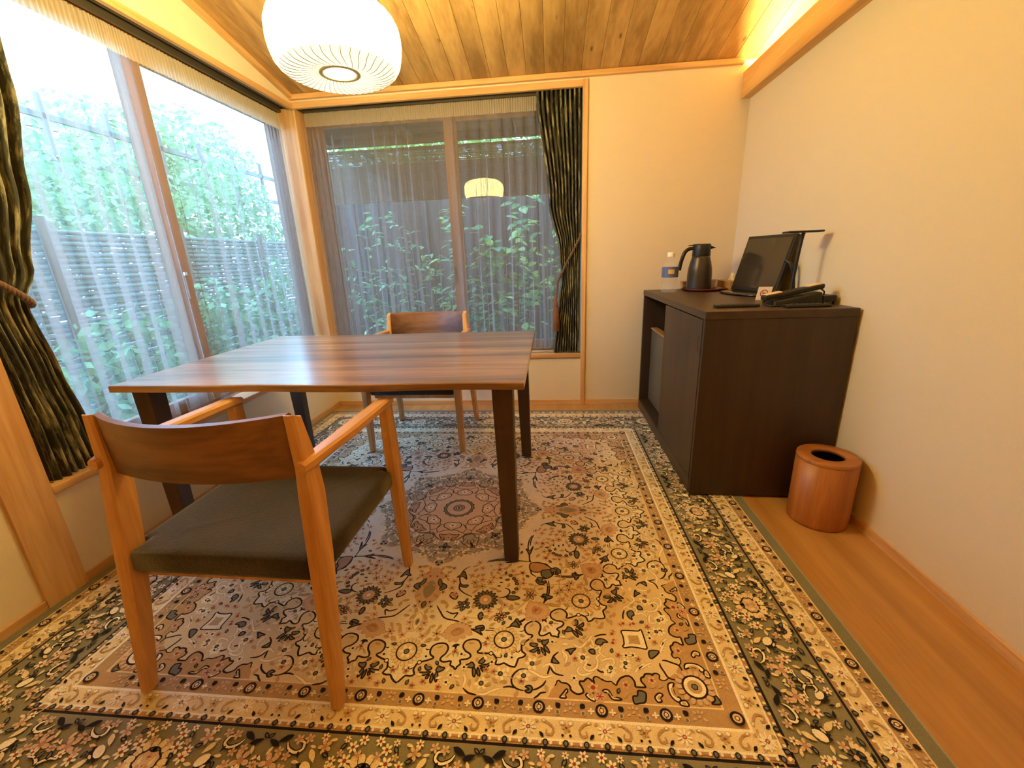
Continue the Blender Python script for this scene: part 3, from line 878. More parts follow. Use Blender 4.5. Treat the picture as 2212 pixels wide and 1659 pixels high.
# tea box and glasses behind the jug
o = empty('tea_box', (.95, 2.86, Z0))
MB().box(.835, 1.035, 2.838, 2.886, Z0 + .0145, Z0 + .040, bev=.002).build('box', 'tea_wood', o, (-.95, -2.86, -Z0))
MB().box(.831, 1.039, 2.834, 2.890, Z0 + .0405, Z0 + .052, bev=.002).build('lid', 'tea_wood', o, (-.95, -2.86, -Z0))
tag(o, 'low wooden tea box behind the thermos jug', 'box')
for k, (gx, gy) in enumerate(((1.012, 2.800), (.985, 2.835))):
    o = empty('drinking_glass', (gx, gy, Z0 + .006))
    MB().lathe([(.001, 0), (.020, 0), (.022, .002), (.0245, .055), (.0235, .055), (.0205, .005), (.001, .005)], n=28).build('glass', 'clear_glass', o)
    tag(o, ['clear drinking glass on the red tray right of the jug', 'clear drinking glass on the red tray close behind the jug'][k], 'glass', 'glasses on the red tray')
o = empty('tissue_box', (1.118, 2.80, Z0))
MB().box(1.066, 1.170, 2.69, 2.892, Z0 + .0005, Z0 + .052, bev=.002).build('box', 'tissue_box', o, (-1.118, -2.80, -Z0))
m = MB(); N_ = 14
V = []
for j in range(6):
    for i in range(N_):
        a = 2 * PI * i / N_; r = (.030 - .004 * j) * (1 + .35 * math.sin(3 * a + j)); V.append((r * .55 * math.cos(a), r * math.sin(a), .052 + .009 * j))
m.add(V, [(j * N_ + i, j * N_ + (i + 1) % N_, (j + 1) * N_ + (i + 1) % N_, (j + 1) * N_ + i) for j in range(5) for i in range(N_)], True)
m.build('tissue', 'tissue', o, keep=True)
tag(o, 'brown tissue box with a white tissue beside the television', 'tissue box')

# television leaning back on a glossy foot, facing the table
BL, TL, BR, TR = Vector((1.038, 2.60, .846)), Vector((1.106, 2.60, 1.131)), Vector((1.094, 2.22, .846)), Vector((1.161, 2.22, 1.129))
o = empty('television', (1.09, 2.41, Z0)); OT = (-1.09, -2.41, -Z0)
nrm = (BR - BL).cross(TL - BL).normalized()
if nrm.x > 0: nrm = -nrm
th = .022
def quad_at(u0_, u1_, v0_, v1_, d0, d1):
    def P(u_, v_, d_): return (BL * (1 - u_) + BR * u_) * (1 - v_) + (TL * (1 - u_) + TR * u_) * v_ - nrm * d_
    return [P(u0_, v0_, d1), P(u1_, v0_, d1), P(u0_, v0_, d0), P(u1_, v0_, d0), P(u0_, v1_, d1), P(u1_, v1_, d1), P(u0_, v1_, d0), P(u1_, v1_, d0)]
MB().hull_bevel(quad_at(0, 1, 0, 1, 0, th), .003).build('casing', 'black_plastic', o, OT)
MB().hull_bevel(quad_at(.035, .965, .07, .945, -.0008, .006), 0).build('screen', 'screen_glass', o, OT)
m = MB(); NA = 40; rings = []
for (s_, z_) in ((.9, .0005), (1, .004), (1, .009), (.93, .014), (.8, .0155), (.02, .016)):
    rings.append([(1.03 + .085 * s_ * math.cos(2 * PI * i / NA) + .03 * s_ * -math.sin(2 * PI * i / NA), 2.405 + .165 * s_ * math.sin(2 * PI * i / NA), Z0 + z_) for i in range(NA)])
m.sweep(None, rings); m.build('foot', 'black_gloss', o, OT)
MB().tube(cr([(1.128, 2.225, 1.005), (1.142, 2.20, .985), (1.158, 2.19, .92), (1.168, 2.19, Z0 + .002)], 5), .0085, 8).build('prop_leg', 'black_plastic', o, OT)
tag(o, 'black flat television tilted back on the dark cabinet', 'television')

# slim desk lamp with a flat head
o = empty('desk_lamp', (1.07, 2.02, Z0)); OD = (-1.07, -2.02, -Z0)
MB().box(1.005, 1.150, 1.985, 2.045, 1.122, 1.130, bev=.003).build('head', 'black_plastic', o, OD)
MB().tube(cr([(1.066, 2.02, Z0 + .008), (1.070, 2.02, .98), (1.078, 2.018, 1.10), (1.082, 2.016, 1.122)], 5), [.0075] * 15 + [.010], 8).build('post', 'black_plastic', o, OD)
MB().lathe([(.001, 0), (.05, 0), (.052, .004), (.045, .009), (.001, .010)], n=32).build('base', 'black_plastic', o, (-.004, 0, .0005))
tag(o, 'slim black desk lamp with a flat head behind the telephone', 'lamp')

# telephone
o = empty('telephone', (1.0, 1.92, Z0)); OP = (-1.0, -1.92, -Z0)
MB().hull_bevel([(.925, 1.86, Z0 + .0005), (1.115, 1.86, Z0 + .0005), (.925, 1.975, Z0 + .0005), (1.115, 1.975, Z0 + .0005), (.925, 1.865, Z0 + .018), (1.110, 1.865, Z0 + .052), (.925, 1.97, Z0 + .018), (1.110, 1.97, Z0 + .052)], .004).build('base', 'black_plastic', o, OP)
def bar(z_off, x0, x1, y0, y1, zl, zr, t, mat, name, bev=.004, par=None):
    return MB().hull_bevel([(x0, y0, zl), (x1, y0, zr), (x0, y1, zl), (x1, y1, zr), (x0, y0, zl + t), (x1, y0, zr + t), (x0, y1, zl + t), (x1, y1, zr + t)], bev).build(name, mat, par or o, None if par else OP)
hs = bar(0, .895, 1.125, 1.880, 1.925, Z0 + .020, Z0 + .064, .020, 'black_plastic', 'handset')
bar(0, .902, .962, 1.884, 1.921, Z0 + .0412, Z0 + .0527, .004, 'cream_plastic', 'mouthpiece_plate', .001, hs)
bar(0, 1.062, 1.118, 1.884, 1.921, Z0 + .0718, Z0 + .0825, .004, 'cream_plastic', 'earpiece_plate', .001, hs)
MB().tube(cr([(.905, 1.90, Z0 + .022), (.89, 1.88, Z0 + .010), (.90, 1.84, Z0 + .0045), (.93, 1.83, Z0 + .0045), (.955, 1.85, Z0 + .006)], 6), .0035, 7).build('cord', 'cable_black', o, OP)
MB().tube(cr([(1.120, 1.90, Z0 + .062), (1.135, 1.90, Z0 + .05), (1.140, 1.91, Z0 + .03)], 6), .003, 7).build('wire', 'cable_black', o, OP)
tag(o, 'black telephone handset with cream end plates on the cabinet', 'telephone')
# set-top box
o = empty('set_top_box', (1.145, 2.06, Z0)); OB = (-1.145, -2.06, -Z0)
MB().box(1.118, 1.186 - .012, 1.872, 1.968, Z0 + .010, Z0 + .036, bev=.003).build('case', 'black_plastic', o, OB)
for fx, fy in ((1.166, 1.88), (1.166, 1.96), (1.126, 1.96), (1.126, 1.88)): MB().tube([(fx, fy, Z0 + .0005), (fx, fy, Z0 + .012)], .004, 8).build('foot', 'cable_black', o, OB)
tag(o, 'small black box on feet behind the telephone near the wall', 'box')
# remotes
for k, (x0, x1, y_, rz) in enumerate(((.684, .862, 1.858, .02), (.935, 1.105, 1.800, -.01))):
    o = empty('remote_control', ((x0 + x1) / 2, y_, Z0), rz); hw = (x1 - x0) / 2
    MB().hull_bevel([(-hw, -.020, .0005), (hw, -.017, .0005), (-hw, .020, .0005), (hw, .017, .0005), (-hw, -.018, .013), (hw, -.015, .012), (-hw, .018, .013), (hw, .015, .012)], .004, 2).build('body', 'black_plastic', o)
    kp = MB()
    for i in range(6):
        for j in range(3): kp.box(-hw * .7 + i * .02, -hw * .7 + i * .02 + .009, -.013 + j * .010, -.007 + j * .010, .0125, .0145)
    kp.build('keys', 'fridge_grey', o)
    tag(o, ['black remote control lying at the left front edge of the cabinet', 'black remote control lying before the telephone on the cabinet'][k], 'remote', 'remotes on the cabinet')
# no-smoking card standing tilted
o = empty('sign_card', (.985, 2.10, Z0), math.radians(-12))
MB().hull_bevel([(-.028, .0, .001), (.030, .0, .001), (-.028, .0035, .001), (.030, .0035, .001), (-.016, .012, .060), (.042, .012, .060), (-.016, .0155, .060), (.042, .0155, .060)], .0004).build('card', 'white_card', o)
m = MB(); cxx, czz = .006, .031
def P3(dx, dz): return (cxx + dx + .2 * dz, .0062 + .2 * dz - .0012, czz + dz)
ro, ri, NA = .0165, .0128, 36
V = [P3(r_ * math.cos(2 * PI * i / NA), r_ * math.sin(2 * PI * i / NA)) for r_ in (ro, ri) for i in range(NA)]
m.add(V, [(i, (i + 1) % NA, NA + (i + 1) % NA, NA + i) for i in range(NA)])
m.add([P3(-.0105, .009), P3(-.0085, .0108), P3(.0105, -.009), P3(.0085, -.0108)], [(0, 1, 2, 3)])
m.build('no_smoking_ring', 'sign_red', o, keep=True)
m = MB(); m.add([(q[0], q[1] + .0003, q[2]) for q in (P3(-.009, -.0015), P3(.009, -.0015), P3(.009, .0015), P3(-.009, .0015))], [(0, 1, 2, 3)])
m.build('cigarette_mark', 'black_plastic', o, keep=True)
tag(o, 'small white no smoking card leaning by the telephone', 'sign')

# ================================================================== THE RUG
RING=[(-2,773),(5,765),(14,758),(12,747),(20,746),(32,746),(42,740),(39,730),(29,722),(22,710),(22,699),(30,688),(49,685),(66,692),(72,708),(69,720),(61,727),(65,732),(85,736),(102,739),(109,748),(113,759),(109,772),(121,775),(132,772),(142,780),(154,789)]
RHOOK=[(73,702),(81,701),(87,697)]
RCROWN=[(-13,699),(-7,694),(0,693),(7,696),(12,703),(4,703),(0,714),(-4,702)]
RRING=[(99,738)]
RLOBE=[(112,751),(124,755),(128,747)]
RSPRAY=[[(39,762),(44,759),(49,767),(45,772),(35,769),(32,764)],[(66,760),(77,750),(81,754),(75,763)],[(69,771),(83,770),(91,769),(83,777)],[(61,778),(65,791),(63,799),(59,790)],[(49,776),(54,786),(50,798),(47,788)],[(69,779),(77,784),(74,788)]]
RTAN=[[(36,694),(45,694),(56,699),(41,701)],[(125,735),(130,748),(126,755),(122,743)],[(139,739),(145,752),(141,757),(137,745)],[(-10,720),(-6,736),(-3,721)],[(9,721),(22,733),(29,734),(18,723)]]
STROKES=[(35,'d',[(429,689),(416,702),(410,717),(409,726)]),(30,'d',[(405,733),(402,746),(399,757)]),(35,'d',[(407,737),(413,748),(423,755),(441,758)]),(35,'d',[(347,746),(330,746),(316,754),(307,767),(305,780),(309,791),(318,799),(329,803),(339,804)]),(35,'d',[(361,802),(375,796),(388,786),(395,774)]),(35,'d',[(285,799),(299,796),(311,797),(318,799)]),(40,'d',[(365,822),(374,816),(382,808),(396,805)]),(35,'d',[(182,807),(196,818),(209,821),(219,823)]),(35,'d',[(533,634),(551,627),(568,625)]),(35,'d',[(501,719),(510,724),(516,724)]),(35,'d',[(530,735),(538,741),(548,742)]),(45,'d',[(418,787),(422,780),(424,774),(429,772),(435,777),(449,779),(457,787),(458,794),(465,801),(476,805),(488,801),(490,795),(486,785),(482,778),(483,771),(492,770),(500,763),(506,762),(513,767),(516,773),(519,772),(518,762),(523,756),(531,757),(541,764),(551,767),(563,767)]),(45,'d',[(540,761),(550,767),(563,767),(570,773),(575,775),(580,766),(590,755),(606,749),(616,752),(622,762),(623,770),(624,777),(646,777),(646,771),(640,762),(641,753),(649,748),(654,741),(668,740),(671,743),(677,738),(685,738),(690,743),(688,753),(700,756),(712,748)]),(40,'d',[(699,707),(699,717),(705,733),(712,748),(730,753)]),(50,'c',[(387,736),(404,727),(414,736),(418,747)]),(50,'c',[(350,749),(363,754),(379,763),(395,765),(411,759)]),(50,'c',[(224,820),(241,819),(257,810),(279,801)]),(50,'c',[(484,732),(478,742),(486,753),(506,750),(521,737),(536,713),(532,700),(550,684)]),(50,'c',[(441,682),(446,705),(453,718)]),(50,'c',[(470,661),(492,671),(520,643),(529,669)]),(50,'c',[(176,769),(184,784),(181,802)]),(50,'c',[(439,687),(451,702),(447,721)]),(40,'c',[(528,630),(514,653),(529,674),(549,662),(542,684),(556,698)]),(40,'c',[(511,708),(497,731),(509,741),(530,729),(534,708)]),(40,'c',[(630,737),(644,720),(664,716),(670,721)]),(40,'c',[(658,711),(641,726),(674,709)]),(40,'c',[(546,709),(560,703),(576,702),(578,717)]),(30,'d',[(118,364),(102,380),(95,400),(93,425),(99,447),(101,471),(122,490),(150,504)]),(30,'d',[(44,546),(60,568),(82,593),(122,602),(169,618)]),(30,'d',[(399,420),(402,447),(401,479),(393,500),(383,524)]),(30,'d',[(390,419),(396,440),(396,467),(393,490),(387,510),(381,529)]),(30,'d',[(341,572),(321,588),(296,605),(285,611)]),(30,'d',[(254,461),(269,468),(272,483),(260,498),(237,505)]),(30,'d',[(79,566),(101,575),(117,571),(109,593)]),(30,'d',[(223,622),(240,622)]),(30,'d',[(179,333),(213,323),(252,321),(290,327),(333,330)]),(30,'d',[(175,340),(204,331),(243,328)]),(30,'d',[(290,329),(319,330),(334,336)]),(30,'d',[(337,336),(333,360),(338,383)]),(30,'d',[(337,337),(338,368),(340,390),(357,404)]),(30,'d',[(144,623),(161,628),(173,627)]),(30,'d',[(214,630),(240,629)]),(30,'d',[(275,619),(297,607),(318,594),(339,576)]),(20,'g',[(137,587),(179,588),(206,587),(233,586)]),(20,'g',[(269,573),(292,557),(312,538),(326,519)]),(20,'g',[(211,698),(239,719),(266,723)]),(20,'g',[(226,792),(241,762),(256,761)]),(20,'g',[(291,768),(311,774),(326,768)]),(20,'g',[(332,509),(310,534),(280,554)]),(20,'g',[(356,437),(354,467),(367,483)]),(20,'g',[(346,449),(368,442),(390,443),(431,435),(451,437)]),(20,'g',[(276,576),(297,574)]),(20,'g',[(394,443),(375,441),(355,456)]),(20,'g',[(402,528),(419,530),(434,521)])]
BLOBS=[('c','d',[(610,613),(629,615),(653,614),(661,609),(666,614),(662,631),(664,653),(667,669),(664,675),(650,675),(619,673),(602,670),(608,662),(608,640)]),('c','d',[(705,767),(713,761),(721,762),(716,773),(715,785),(718,796),(726,799),(725,809),(715,808),(706,797),(703,782)]),('c','d',[(723,808),(738,805),(742,818),(724,817)]),('l','d',[(612,802),(623,800),(627,787),(644,790),(643,805),(637,816),(627,818),(612,820)]),('c','d',[(539,792),(545,789),(554,791),(562,806),(576,808),(583,812),(573,814),(559,812),(550,798),(539,796)]),('c','d',[(665,801),(677,790),(686,794),(678,802),(680,810),(670,813)]),('l','d',[(789,810),(800,809),(809,798),(808,820),(791,817)]),('l','d',[(672,679),(695,677),(687,693),(671,706)]),('l','d',[(534,656),(541,642),(557,641),(569,651),(557,652),(549,661)]),('l','d',[(448,683),(462,678),(478,675),(469,685),(462,696),(457,686)]),('l','d',[(411,721),(415,706),(422,714),(430,723),(420,724)]),('c','d',[(430,816),(438,805),(448,793),(450,801),(444,807),(446,816),(439,817)]),('c','d',[(495,807),(502,800),(506,804),(515,800),(518,819),(507,818)]),('l','d',[(342,804),(353,800),(342,794),(354,790),(361,798),(356,808),(348,809)]),('l','d',[(513,680),(527,675),(529,690),(518,688)]),('r',None,[(522,808),(530,801),(538,806),(530,816)]),('r',None,[(336,545),(341,526),(358,523),(379,524),(396,542),(393,568),(370,583),(335,581)]),('r',None,[(131,612),(108,625),(94,651),(124,671),(168,644),(160,622)]),('r',None,[(345,519),(337,544),(339,570),(372,580),(399,550),(384,528)]),('l','d',[(304,583),(296,598),(289,609),(319,605),(314,596)]),('l','d',[(374,491),(391,493),(410,497),(395,504),(389,512),(387,499)]),('l','d',[(386,480),(380,487),(392,494),(392,505),(414,492),(396,486)]),('l','d',[(101,389),(94,405),(82,421),(103,416),(118,429),(112,408)]),('l','d',[(99,447),(101,460),(123,465),(128,454),(110,455)]),('l','d',[(191,564),(183,578),(192,595),(199,579)]),('l','d',[(264,498),(271,510),(289,511),(308,502),(287,493)]),('l','d',[(201,613),(181,622),(205,632),(209,621)]),('r','d',[(89,488),(77,494),(79,508),(99,518),(102,499)]),('l','d',[(260,313),(271,329),(244,340),(278,334),(293,327),(275,320)]),('l','d',[(28,447),(52,457),(55,472),(32,484),(36,462)]),('l','d',[(368,395),(373,377),(387,373),(401,377),(411,393),(401,409),(385,418),(372,412)]),('l','d',[(364,406),(361,422),(372,435),(389,433),(387,422),(376,425),(380,415),(393,413)]),('l','d',[(356,421),(363,419),(370,429),(383,429),(384,439),(372,441),(361,433)]),('r','d',[(339,334),(335,356),(339,380),(353,402),(366,407),(371,381),(381,369),(382,348),(367,333)]),('l','d',[(172,629),(186,628),(207,620),(198,632),(207,647),(192,639)]),('l','d',[(287,609),(301,593),(308,602),(315,615),(301,612)])]
FLOWERS=[('w',20,(357,729)),('w',20,(274,763)),('w',20,(227,792)),('w',20,(495,703)),('w',20,(561,739)),('w',20,(336,765)),('w',16,(562,739)),('w',16,(606,725)),('w',16,(567,729)),('w',16,(608,713)),('x',9,(587,614)),('x',9,(587,644)),('x',9,(584,622)),('x',9,(583,652)),('x',9,(599,774)),('x',9,(667,758)),('s',22,(125,542)),('t',17,(255,574)),('t',20,(340,488)),('t',16,(249,584)),('s',18,(134,542)),('o',17,(150,443)),('o',17,(177,458)),('o',17,(202,438)),('o',17,(441,462)),('o',17,(459,467)),('o',17,(429,475)),('o',17,(71,650)),('o',17,(42,417)),('x',12,(309,389)),('x',12,(227,376)),('x',12,(515,786)),('g',18,(373,460)),('g',18,(247,552)),('g',18,(154,567)),('g',18,(207,581)),('g',18,(457,483)),('g',18,(342,442)),('g',18,(411,451)),('g',18,(77,547)),('g',18,(266,448)),('g',18,(285,539)),('g',18,(163,605)),('g',18,(232,609)),('g',18,(280,543)),('g',18,(251,550)),('g',18,(300,526)),('g',18,(196,792)),('g',18,(262,783)),('g',18,(284,785)),('g',18,(321,814)),('g',18,(397,797)),('g',18,(367,771)),('g',18,(373,725)),('g',18,(452,726)),('g',18,(513,661)),('g',18,(553,600)),('g',18,(328,663)),('g',18,(583,587)),('g',16,(559,590)),('g',16,(576,578)),('g',16,(506,800)),('g',16,(499,682)),('k',8,(240,437)),('k',8,(235,417)),('k',8,(233,454)),('r',14,(312,560)),('r',14,(90,499)),('r',14,(435,509)),('r',14,(445,501)),('r',14,(134,411))]
RUGC = (-.42, 1.60)
PALE = dict(i=(244, 237, 222), G=(226, 208, 174), t=(188, 158, 120), b=(196, 162, 118), e=(140, 136, 114), d=(44, 26, 24), n=(34, 30, 42), l=(116, 120, 120),
            c=(250, 242, 222), r=(192, 154, 130), x=(160, 66, 52), g=(196, 170, 132), o=(160, 154, 138), h=(236, 220, 184), p=(218, 190, 166), s=(126, 126, 110), m=(182, 172, 152), q=(222, 192, 164), w=(254, 249, 236))
PALE = {k: lin(*v) for k, v in PALE.items()}
class Rug:
    def __init__(s): s.v = []; s.f = []; s.c = []; s.z = .0052; s.occ = []; s.near = None
    def put(s, V2, F2, col, T):
        """V2 in metres; T: list of 2x2 matrices (a,b,c,d) with offsets"""
        s.z += 1.6e-6
        base = PALE[col]
        if T is D4:
            cx = sum(p[0] for p in V2) / len(V2); cy = sum(p[1] for p in V2) / len(V2)
            if s.near is not None: cx, cy = s.near
            if abs(abs(cx) - abs(cy)) < .020 or min(abs(cx), abs(cy)) < .009: T = R4
        for (a, b, c, d, ox, oy) in T:
            o = len(s.v); flip = (a * d - b * c) < 0
            for (x, y) in V2:
                s.v.append((a * x + b * y + ox, c * x + d * y + oy, s.z)); s.c.append(base)
            for f in F2: s.f.append(tuple(o + i for i in (reversed(f) if flip else f)))
    def poly(s, pts, col, T):
        V = [(p[0], p[1]) for p in pts]
        ar = sum(V[i][0] * V[(i + 1) % len(V)][1] - V[(i + 1) % len(V)][0] * V[i][1] for i in range(len(V)))
        if ar < 0: V = V[::-1]
        tri = tessellate_polygon([[Vector((x, y, 0)) for x, y in V]])
        F2 = []
        for t in tri:
            A, B, C_ = (V[i] for i in t)
            F2.append(tuple(t) if (B[0] - A[0]) * (C_[1] - A[1]) - (B[1] - A[1]) * (C_[0] - A[0]) > 0 else tuple(reversed(t)))
        s.put(V, F2, col, T)
    def line(s, pts, w, col, T, closed=False, taper=.55):
        P = [Vector(p[:2]) for p in pts]; n = len(P); V = []
        for i in range(n):
            a = P[(i - 1) % n] if closed else P[max(i - 1, 0)]; b = P[(i + 1) % n] if closed else P[min(i + 1, n - 1)]
            t = (b - a); t = t.normalized() if t.length > 1e-9 else Vector((1, 0)); nn = Vector((-t.y, t.x))
            k = 1 if closed else taper + (1 - taper) * min(1, 4 * min(i, n - 1 - i) / max(1, n - 1))
            V += [(P[i] + nn * w / 2 * k)[:], (P[i] - nn * w / 2 * k)[:]]
        m = n if closed else n - 1
        s.put(V, [(2 * i + 1, 2 * ((i + 1) % n) + 1, 2 * ((i + 1) % n), 2 * i) for i in range(m)], col, T)
    def blob(s, pts, fill, out, T, w=.0032, sm=3):
        Q = list(pts); Pc = [Vector(p) for p in Q]
        n = len(Pc); o = []
        for i in range(n):
            a, b, c, d = Pc[i - 1], Pc[i], Pc[(i + 1) % n], Pc[(i + 2) % n]
            for k in range(sm):
                t = k / sm
                o.append(0.5 * ((2 * b) + (c - a) * t + (2 * a - 5 * b + 4 * c - d) * t * t + (3 * b - a - 3 * c + d) * t ** 3))
        s.poly(o, fill, T)
        if out: s.line(o, w, out, T, closed=True)
    def ell(s, c, rx, ry, ang, fill, out, T, n=14, w=.0028):
        ca, sa = math.cos(ang), math.sin(ang)
        P = [(c[0] + rx * math.cos(2 * PI * k / n) * ca - ry * math.sin(2 * PI * k / n) * sa, c[1] + rx * math.cos(2 * PI * k / n) * sa + ry * math.sin(2 * PI * k / n) * ca) for k in range(n)]
        if fill: s.put(P, [tuple(range(n))], fill, T)
        if out: s.line(P, w, out, T, closed=True)
    def leaf(s, c, L_, W_, ang, fill, out, T, w=.0026):
        P = []
        for t in (0, .18, .4, .65, .85): P.append((L_ * (t - .5), W_ * .5 * math.sin(PI * (t ** .8))))
        P.append((L_ * .5, 0))
        for t in (.85, .65, .4, .18): P.append((L_ * (t - .5), -W_ * .5 * math.sin(PI * (t ** .8))))
        ca, sa = math.cos(ang), math.sin(ang)
        P = [(c[0] + x * ca - y * sa, c[1] + x * sa + y * ca) for x, y in P]
        s.poly(P[::-1], fill, T)
        if out: s.line(P, w, out, T, closed=True)
    def flower(s, c, r, n, pet, cen, T, out=None, rot=0., pw=.62, cr_=.32, cout=None):
        s.near = c
        for k in range(n):
            a = rot + 2 * PI * k / n
            s.ell((c[0] + .62 * r * math.cos(a), c[1] + .62 * r * math.sin(a)), .40 * r, pw * r * 2.2 / n, a, pet, out, T, n=10, w=.0024)
        s.ell(c, cr_ * r, cr_ * r, 0, cen, cout, T, n=10)
        s.near = None
D4 = [(a, b, c, d, 0, 0) for (a, b, c, d) in ((1, 0, 0, 1), (-1, 0, 0, 1), (1, 0, 0, -1), (-1, 0, 0, -1), (0, 1, 1, 0), (0, -1, 1, 0), (0, 1, -1, 0), (0, -1, -1, 0))]
R4 = [(1, 0, 0, 1, 0, 0), (0, -1, 1, 0, 0, 0), (-1, 0, 0, -1, 0, 0), (0, 1, -1, 0, 0, 0)]
ID = [(1, 0, 0, 1, 0, 0)]
def rotm(a, mir=1): return (math.cos(a) * mir, -math.sin(a), math.sin(a) * mir, math.cos(a), 0, 0)
C8 = [rotm(2 * PI * k / 8, m) for k in range(8) for m in (1, -1)]
K8 = [rotm(2 * PI * k / 8) for k in range(8)]
C16 = [rotm(PI / 16 + 2 * PI * k / 16, m) for k in range(16) for m in (1, -1)]
K16 = [rotm(PI / 16 + 2 * PI * k / 16) for k in range(16)]
K16r = [rotm(2 * PI * k / 16) for k in range(16)]
rg = Rug()
mm = lambda L_: [(x / 1000, y / 1000) for x, y in L_]
rng = random.Random(21)
def sq(s0, s1, col):
    P = [(-s0, -s0), (s0, -s0), (s0, s0), (-s0, s0), (-s1, -s1), (s1, -s1), (s1, s1), (-s1, s1)]
    if s0 == 0: rg.put(P[4:], [(0, 1, 2, 3)], col, ID)
    else: rg.put(P, [(i, 4 + i, 4 + (i + 1) % 4, (i + 1) % 4)[::1] for i in range(4)], col, ID)
# ---- grounds of field and bands
sq(0, .818, 'G')
sq(.818, .822, 'h'); sq(.822, .864, 't'); sq(.863, .8695, 'w')
sq(.8695, .911, 'h'); sq(.911, .9165, 'w'); sq(.916, .9275, 't'); sq(.9275, .934, 'n')
sq(.934, 1.106, 'e'); sq(1.106, 1.1125, 'n'); sq(1.1125, 1.125, 't'); sq(1.1245, 1.130, 'w')
sq(1.1295, 1.1725, 'h'); sq(1.1715, 1.1775, 'w'); sq(1.177, 1.213, 't'); sq(1.213, 1.217, 'h'); sq(1.217, 1.252, 's'); sq(1.252, 1.258, 'o')
# ---- brown corner ground
s12 = [q for w_, k, q in STROKES if k == 'd' and len(q) == 27][0]; s13 = [q for w_, k, q in STROKES if k == 'd' and len(q) == 26][0]
rg.poly(mm([(400, 818), (408, 800)] + s12[:24] + s13[3:] + [(730, 735), (745, 745), (818, 818)]), 'b', D4)
# ---- ivory field with the sixteen-lobed edge
loop = []
half = [(x / 1000, y / 1000) for x, y in RING]; half[0] = (0, half[0][1])
for k in range(16):
    T = rotm(-(PI / 16 + 2 * PI * k / 16))
    one = [(-x, y) for x, y in half[1:][::-1]][1:] + half
    P = one
    for (x, y) in P: loop.append((T[0] * x + T[1] * y, T[2] * x + T[3] * y))
L2 = []
n = len(loop)
for i in range(n):
    a, b, c, d = (Vector(loop[(i + k) % n]) for k in (-1, 0, 1, 2))
    for t in (0, .5):
        L2.append((0.5 * ((2 * b) + (c - a) * t + (2 * a - 5 * b + 4 * c - d) * t * t + (3 * b - a - 3 * c + d) * t ** 3))[:])
rg.poly(L2, 'i', ID)
rg.line(L2, .0054, 'd', ID, closed=True)
# ---- ring details: rosettes, tulips, leaf sprays
K16x = K16r
for k in range(20):
    a = 2 * PI * k / 20
    rg.ell((.037 * math.cos(a), .712 + .037 * math.sin(a)), .0085, .0055, a, 'h', 'g', K16r, n=9, w=.0016)
rg.ell((0, .712), .0285, .0285, 0, 'G', None, K16r, 20)
rg.ell((0, .712), .0285, .0285, 0, None, 'd', K16r, 24, w=.0042)
rg.flower((0, .712), .022, 6, 'c', 'l', K16r, cout='d', cr_=.34)
rg.line(mm(RHOOK), .0036, 'd', C16)
rg.poly(mm(RCROWN), 'n', K16)
for q in RTAN: rg.blob(mm(q), 'g', None, C16, sm=2)
rg.line(cr(mm(RLOBE), 4), .003, 'd', C16)
rg.ell((RRING[0][0] / 1000, RRING[0][1] / 1000), .0058, .0058, 0, 'c', 'd', C16, 12)
def grow(P, k):
    ax = sum(a for a, b in P) / len(P); ay = sum(b for a, b in P) / len(P)
    return [(ax + (a - ax) * k, ay + (b - ay) * k) for a, b in P]
for j, q in enumerate(RSPRAY): rg.blob(grow(mm(q), 1.35), 'l', 'd', C16, w=.0040, sm=3)
# ---- traced strokes, blobs and flowers
def occ(pts): rg.occ.extend(pts)
for (w_, k, q) in STROKES:
    P = [Vector(p) / 1000 for p in q]; Q = cr(P, 5)
    wd = {'d': .0050, 'c': .0062, 'g': .0026}[k]
    if k == 'c': rg.line(Q, wd + .0035, 'g', D4)
    rg.line(Q, wd, {'d': 'd', 'c': 'c', 'g': 'g'}[k], D4)
    if k != 'g': occ([p[:] for p in P])
for (fl, ou, q) in BLOBS:
    if fl == 'r' and ou is None:
        P = mm(q); cx_ = sum(p[0] for p in P) / len(P); cy_2 = sum(p[1] for p in P) / len(P)
        for k in range(15):
            a = 2 * PI * k / 15; i_ = k * len(P) / 15; j_ = int(i_) % len(P); q_ = P[j_]; q2 = P[(j_ + 1) % len(P)]; t_f = i_ - int(i_)
            e_ = (q_[0] + (q2[0] - q_[0]) * t_f, q_[1] + (q2[1] - q_[1]) * t_f)
            rg.near = (cx_, cy_2); rg.ell(e_, .009, .007, math.atan2(e_[1] - cy_2, e_[0] - cx_), 'p', 'r', D4, 9, w=.002); rg.near = None
        rg.blob(P, 'p', None, D4, w=.002)
        rg.blob([(cx_ + (x - cx_) * .55, cy_2 + (y - cy_2) * .55) for x, y in P], 'r', None, D4)
        rg.flower((cx_, cy_2), .010, 6, 'x', 'x', D4, pw=.35)
    else:
        rg.blob(mm(q), fl, ou, D4, w=.0042)
        if fl == 'c':
            P = mm(q); cx_ = sum(p[0] for p in P) / len(P); cy_2 = sum(p[1] for p in P) / len(P)
            rg.blob([(cx_ + (x - cx_) * .5, cy_2 + (y - cy_2) * .5) for x, y in P], 'g', None, D4)
    occ(mm(q))
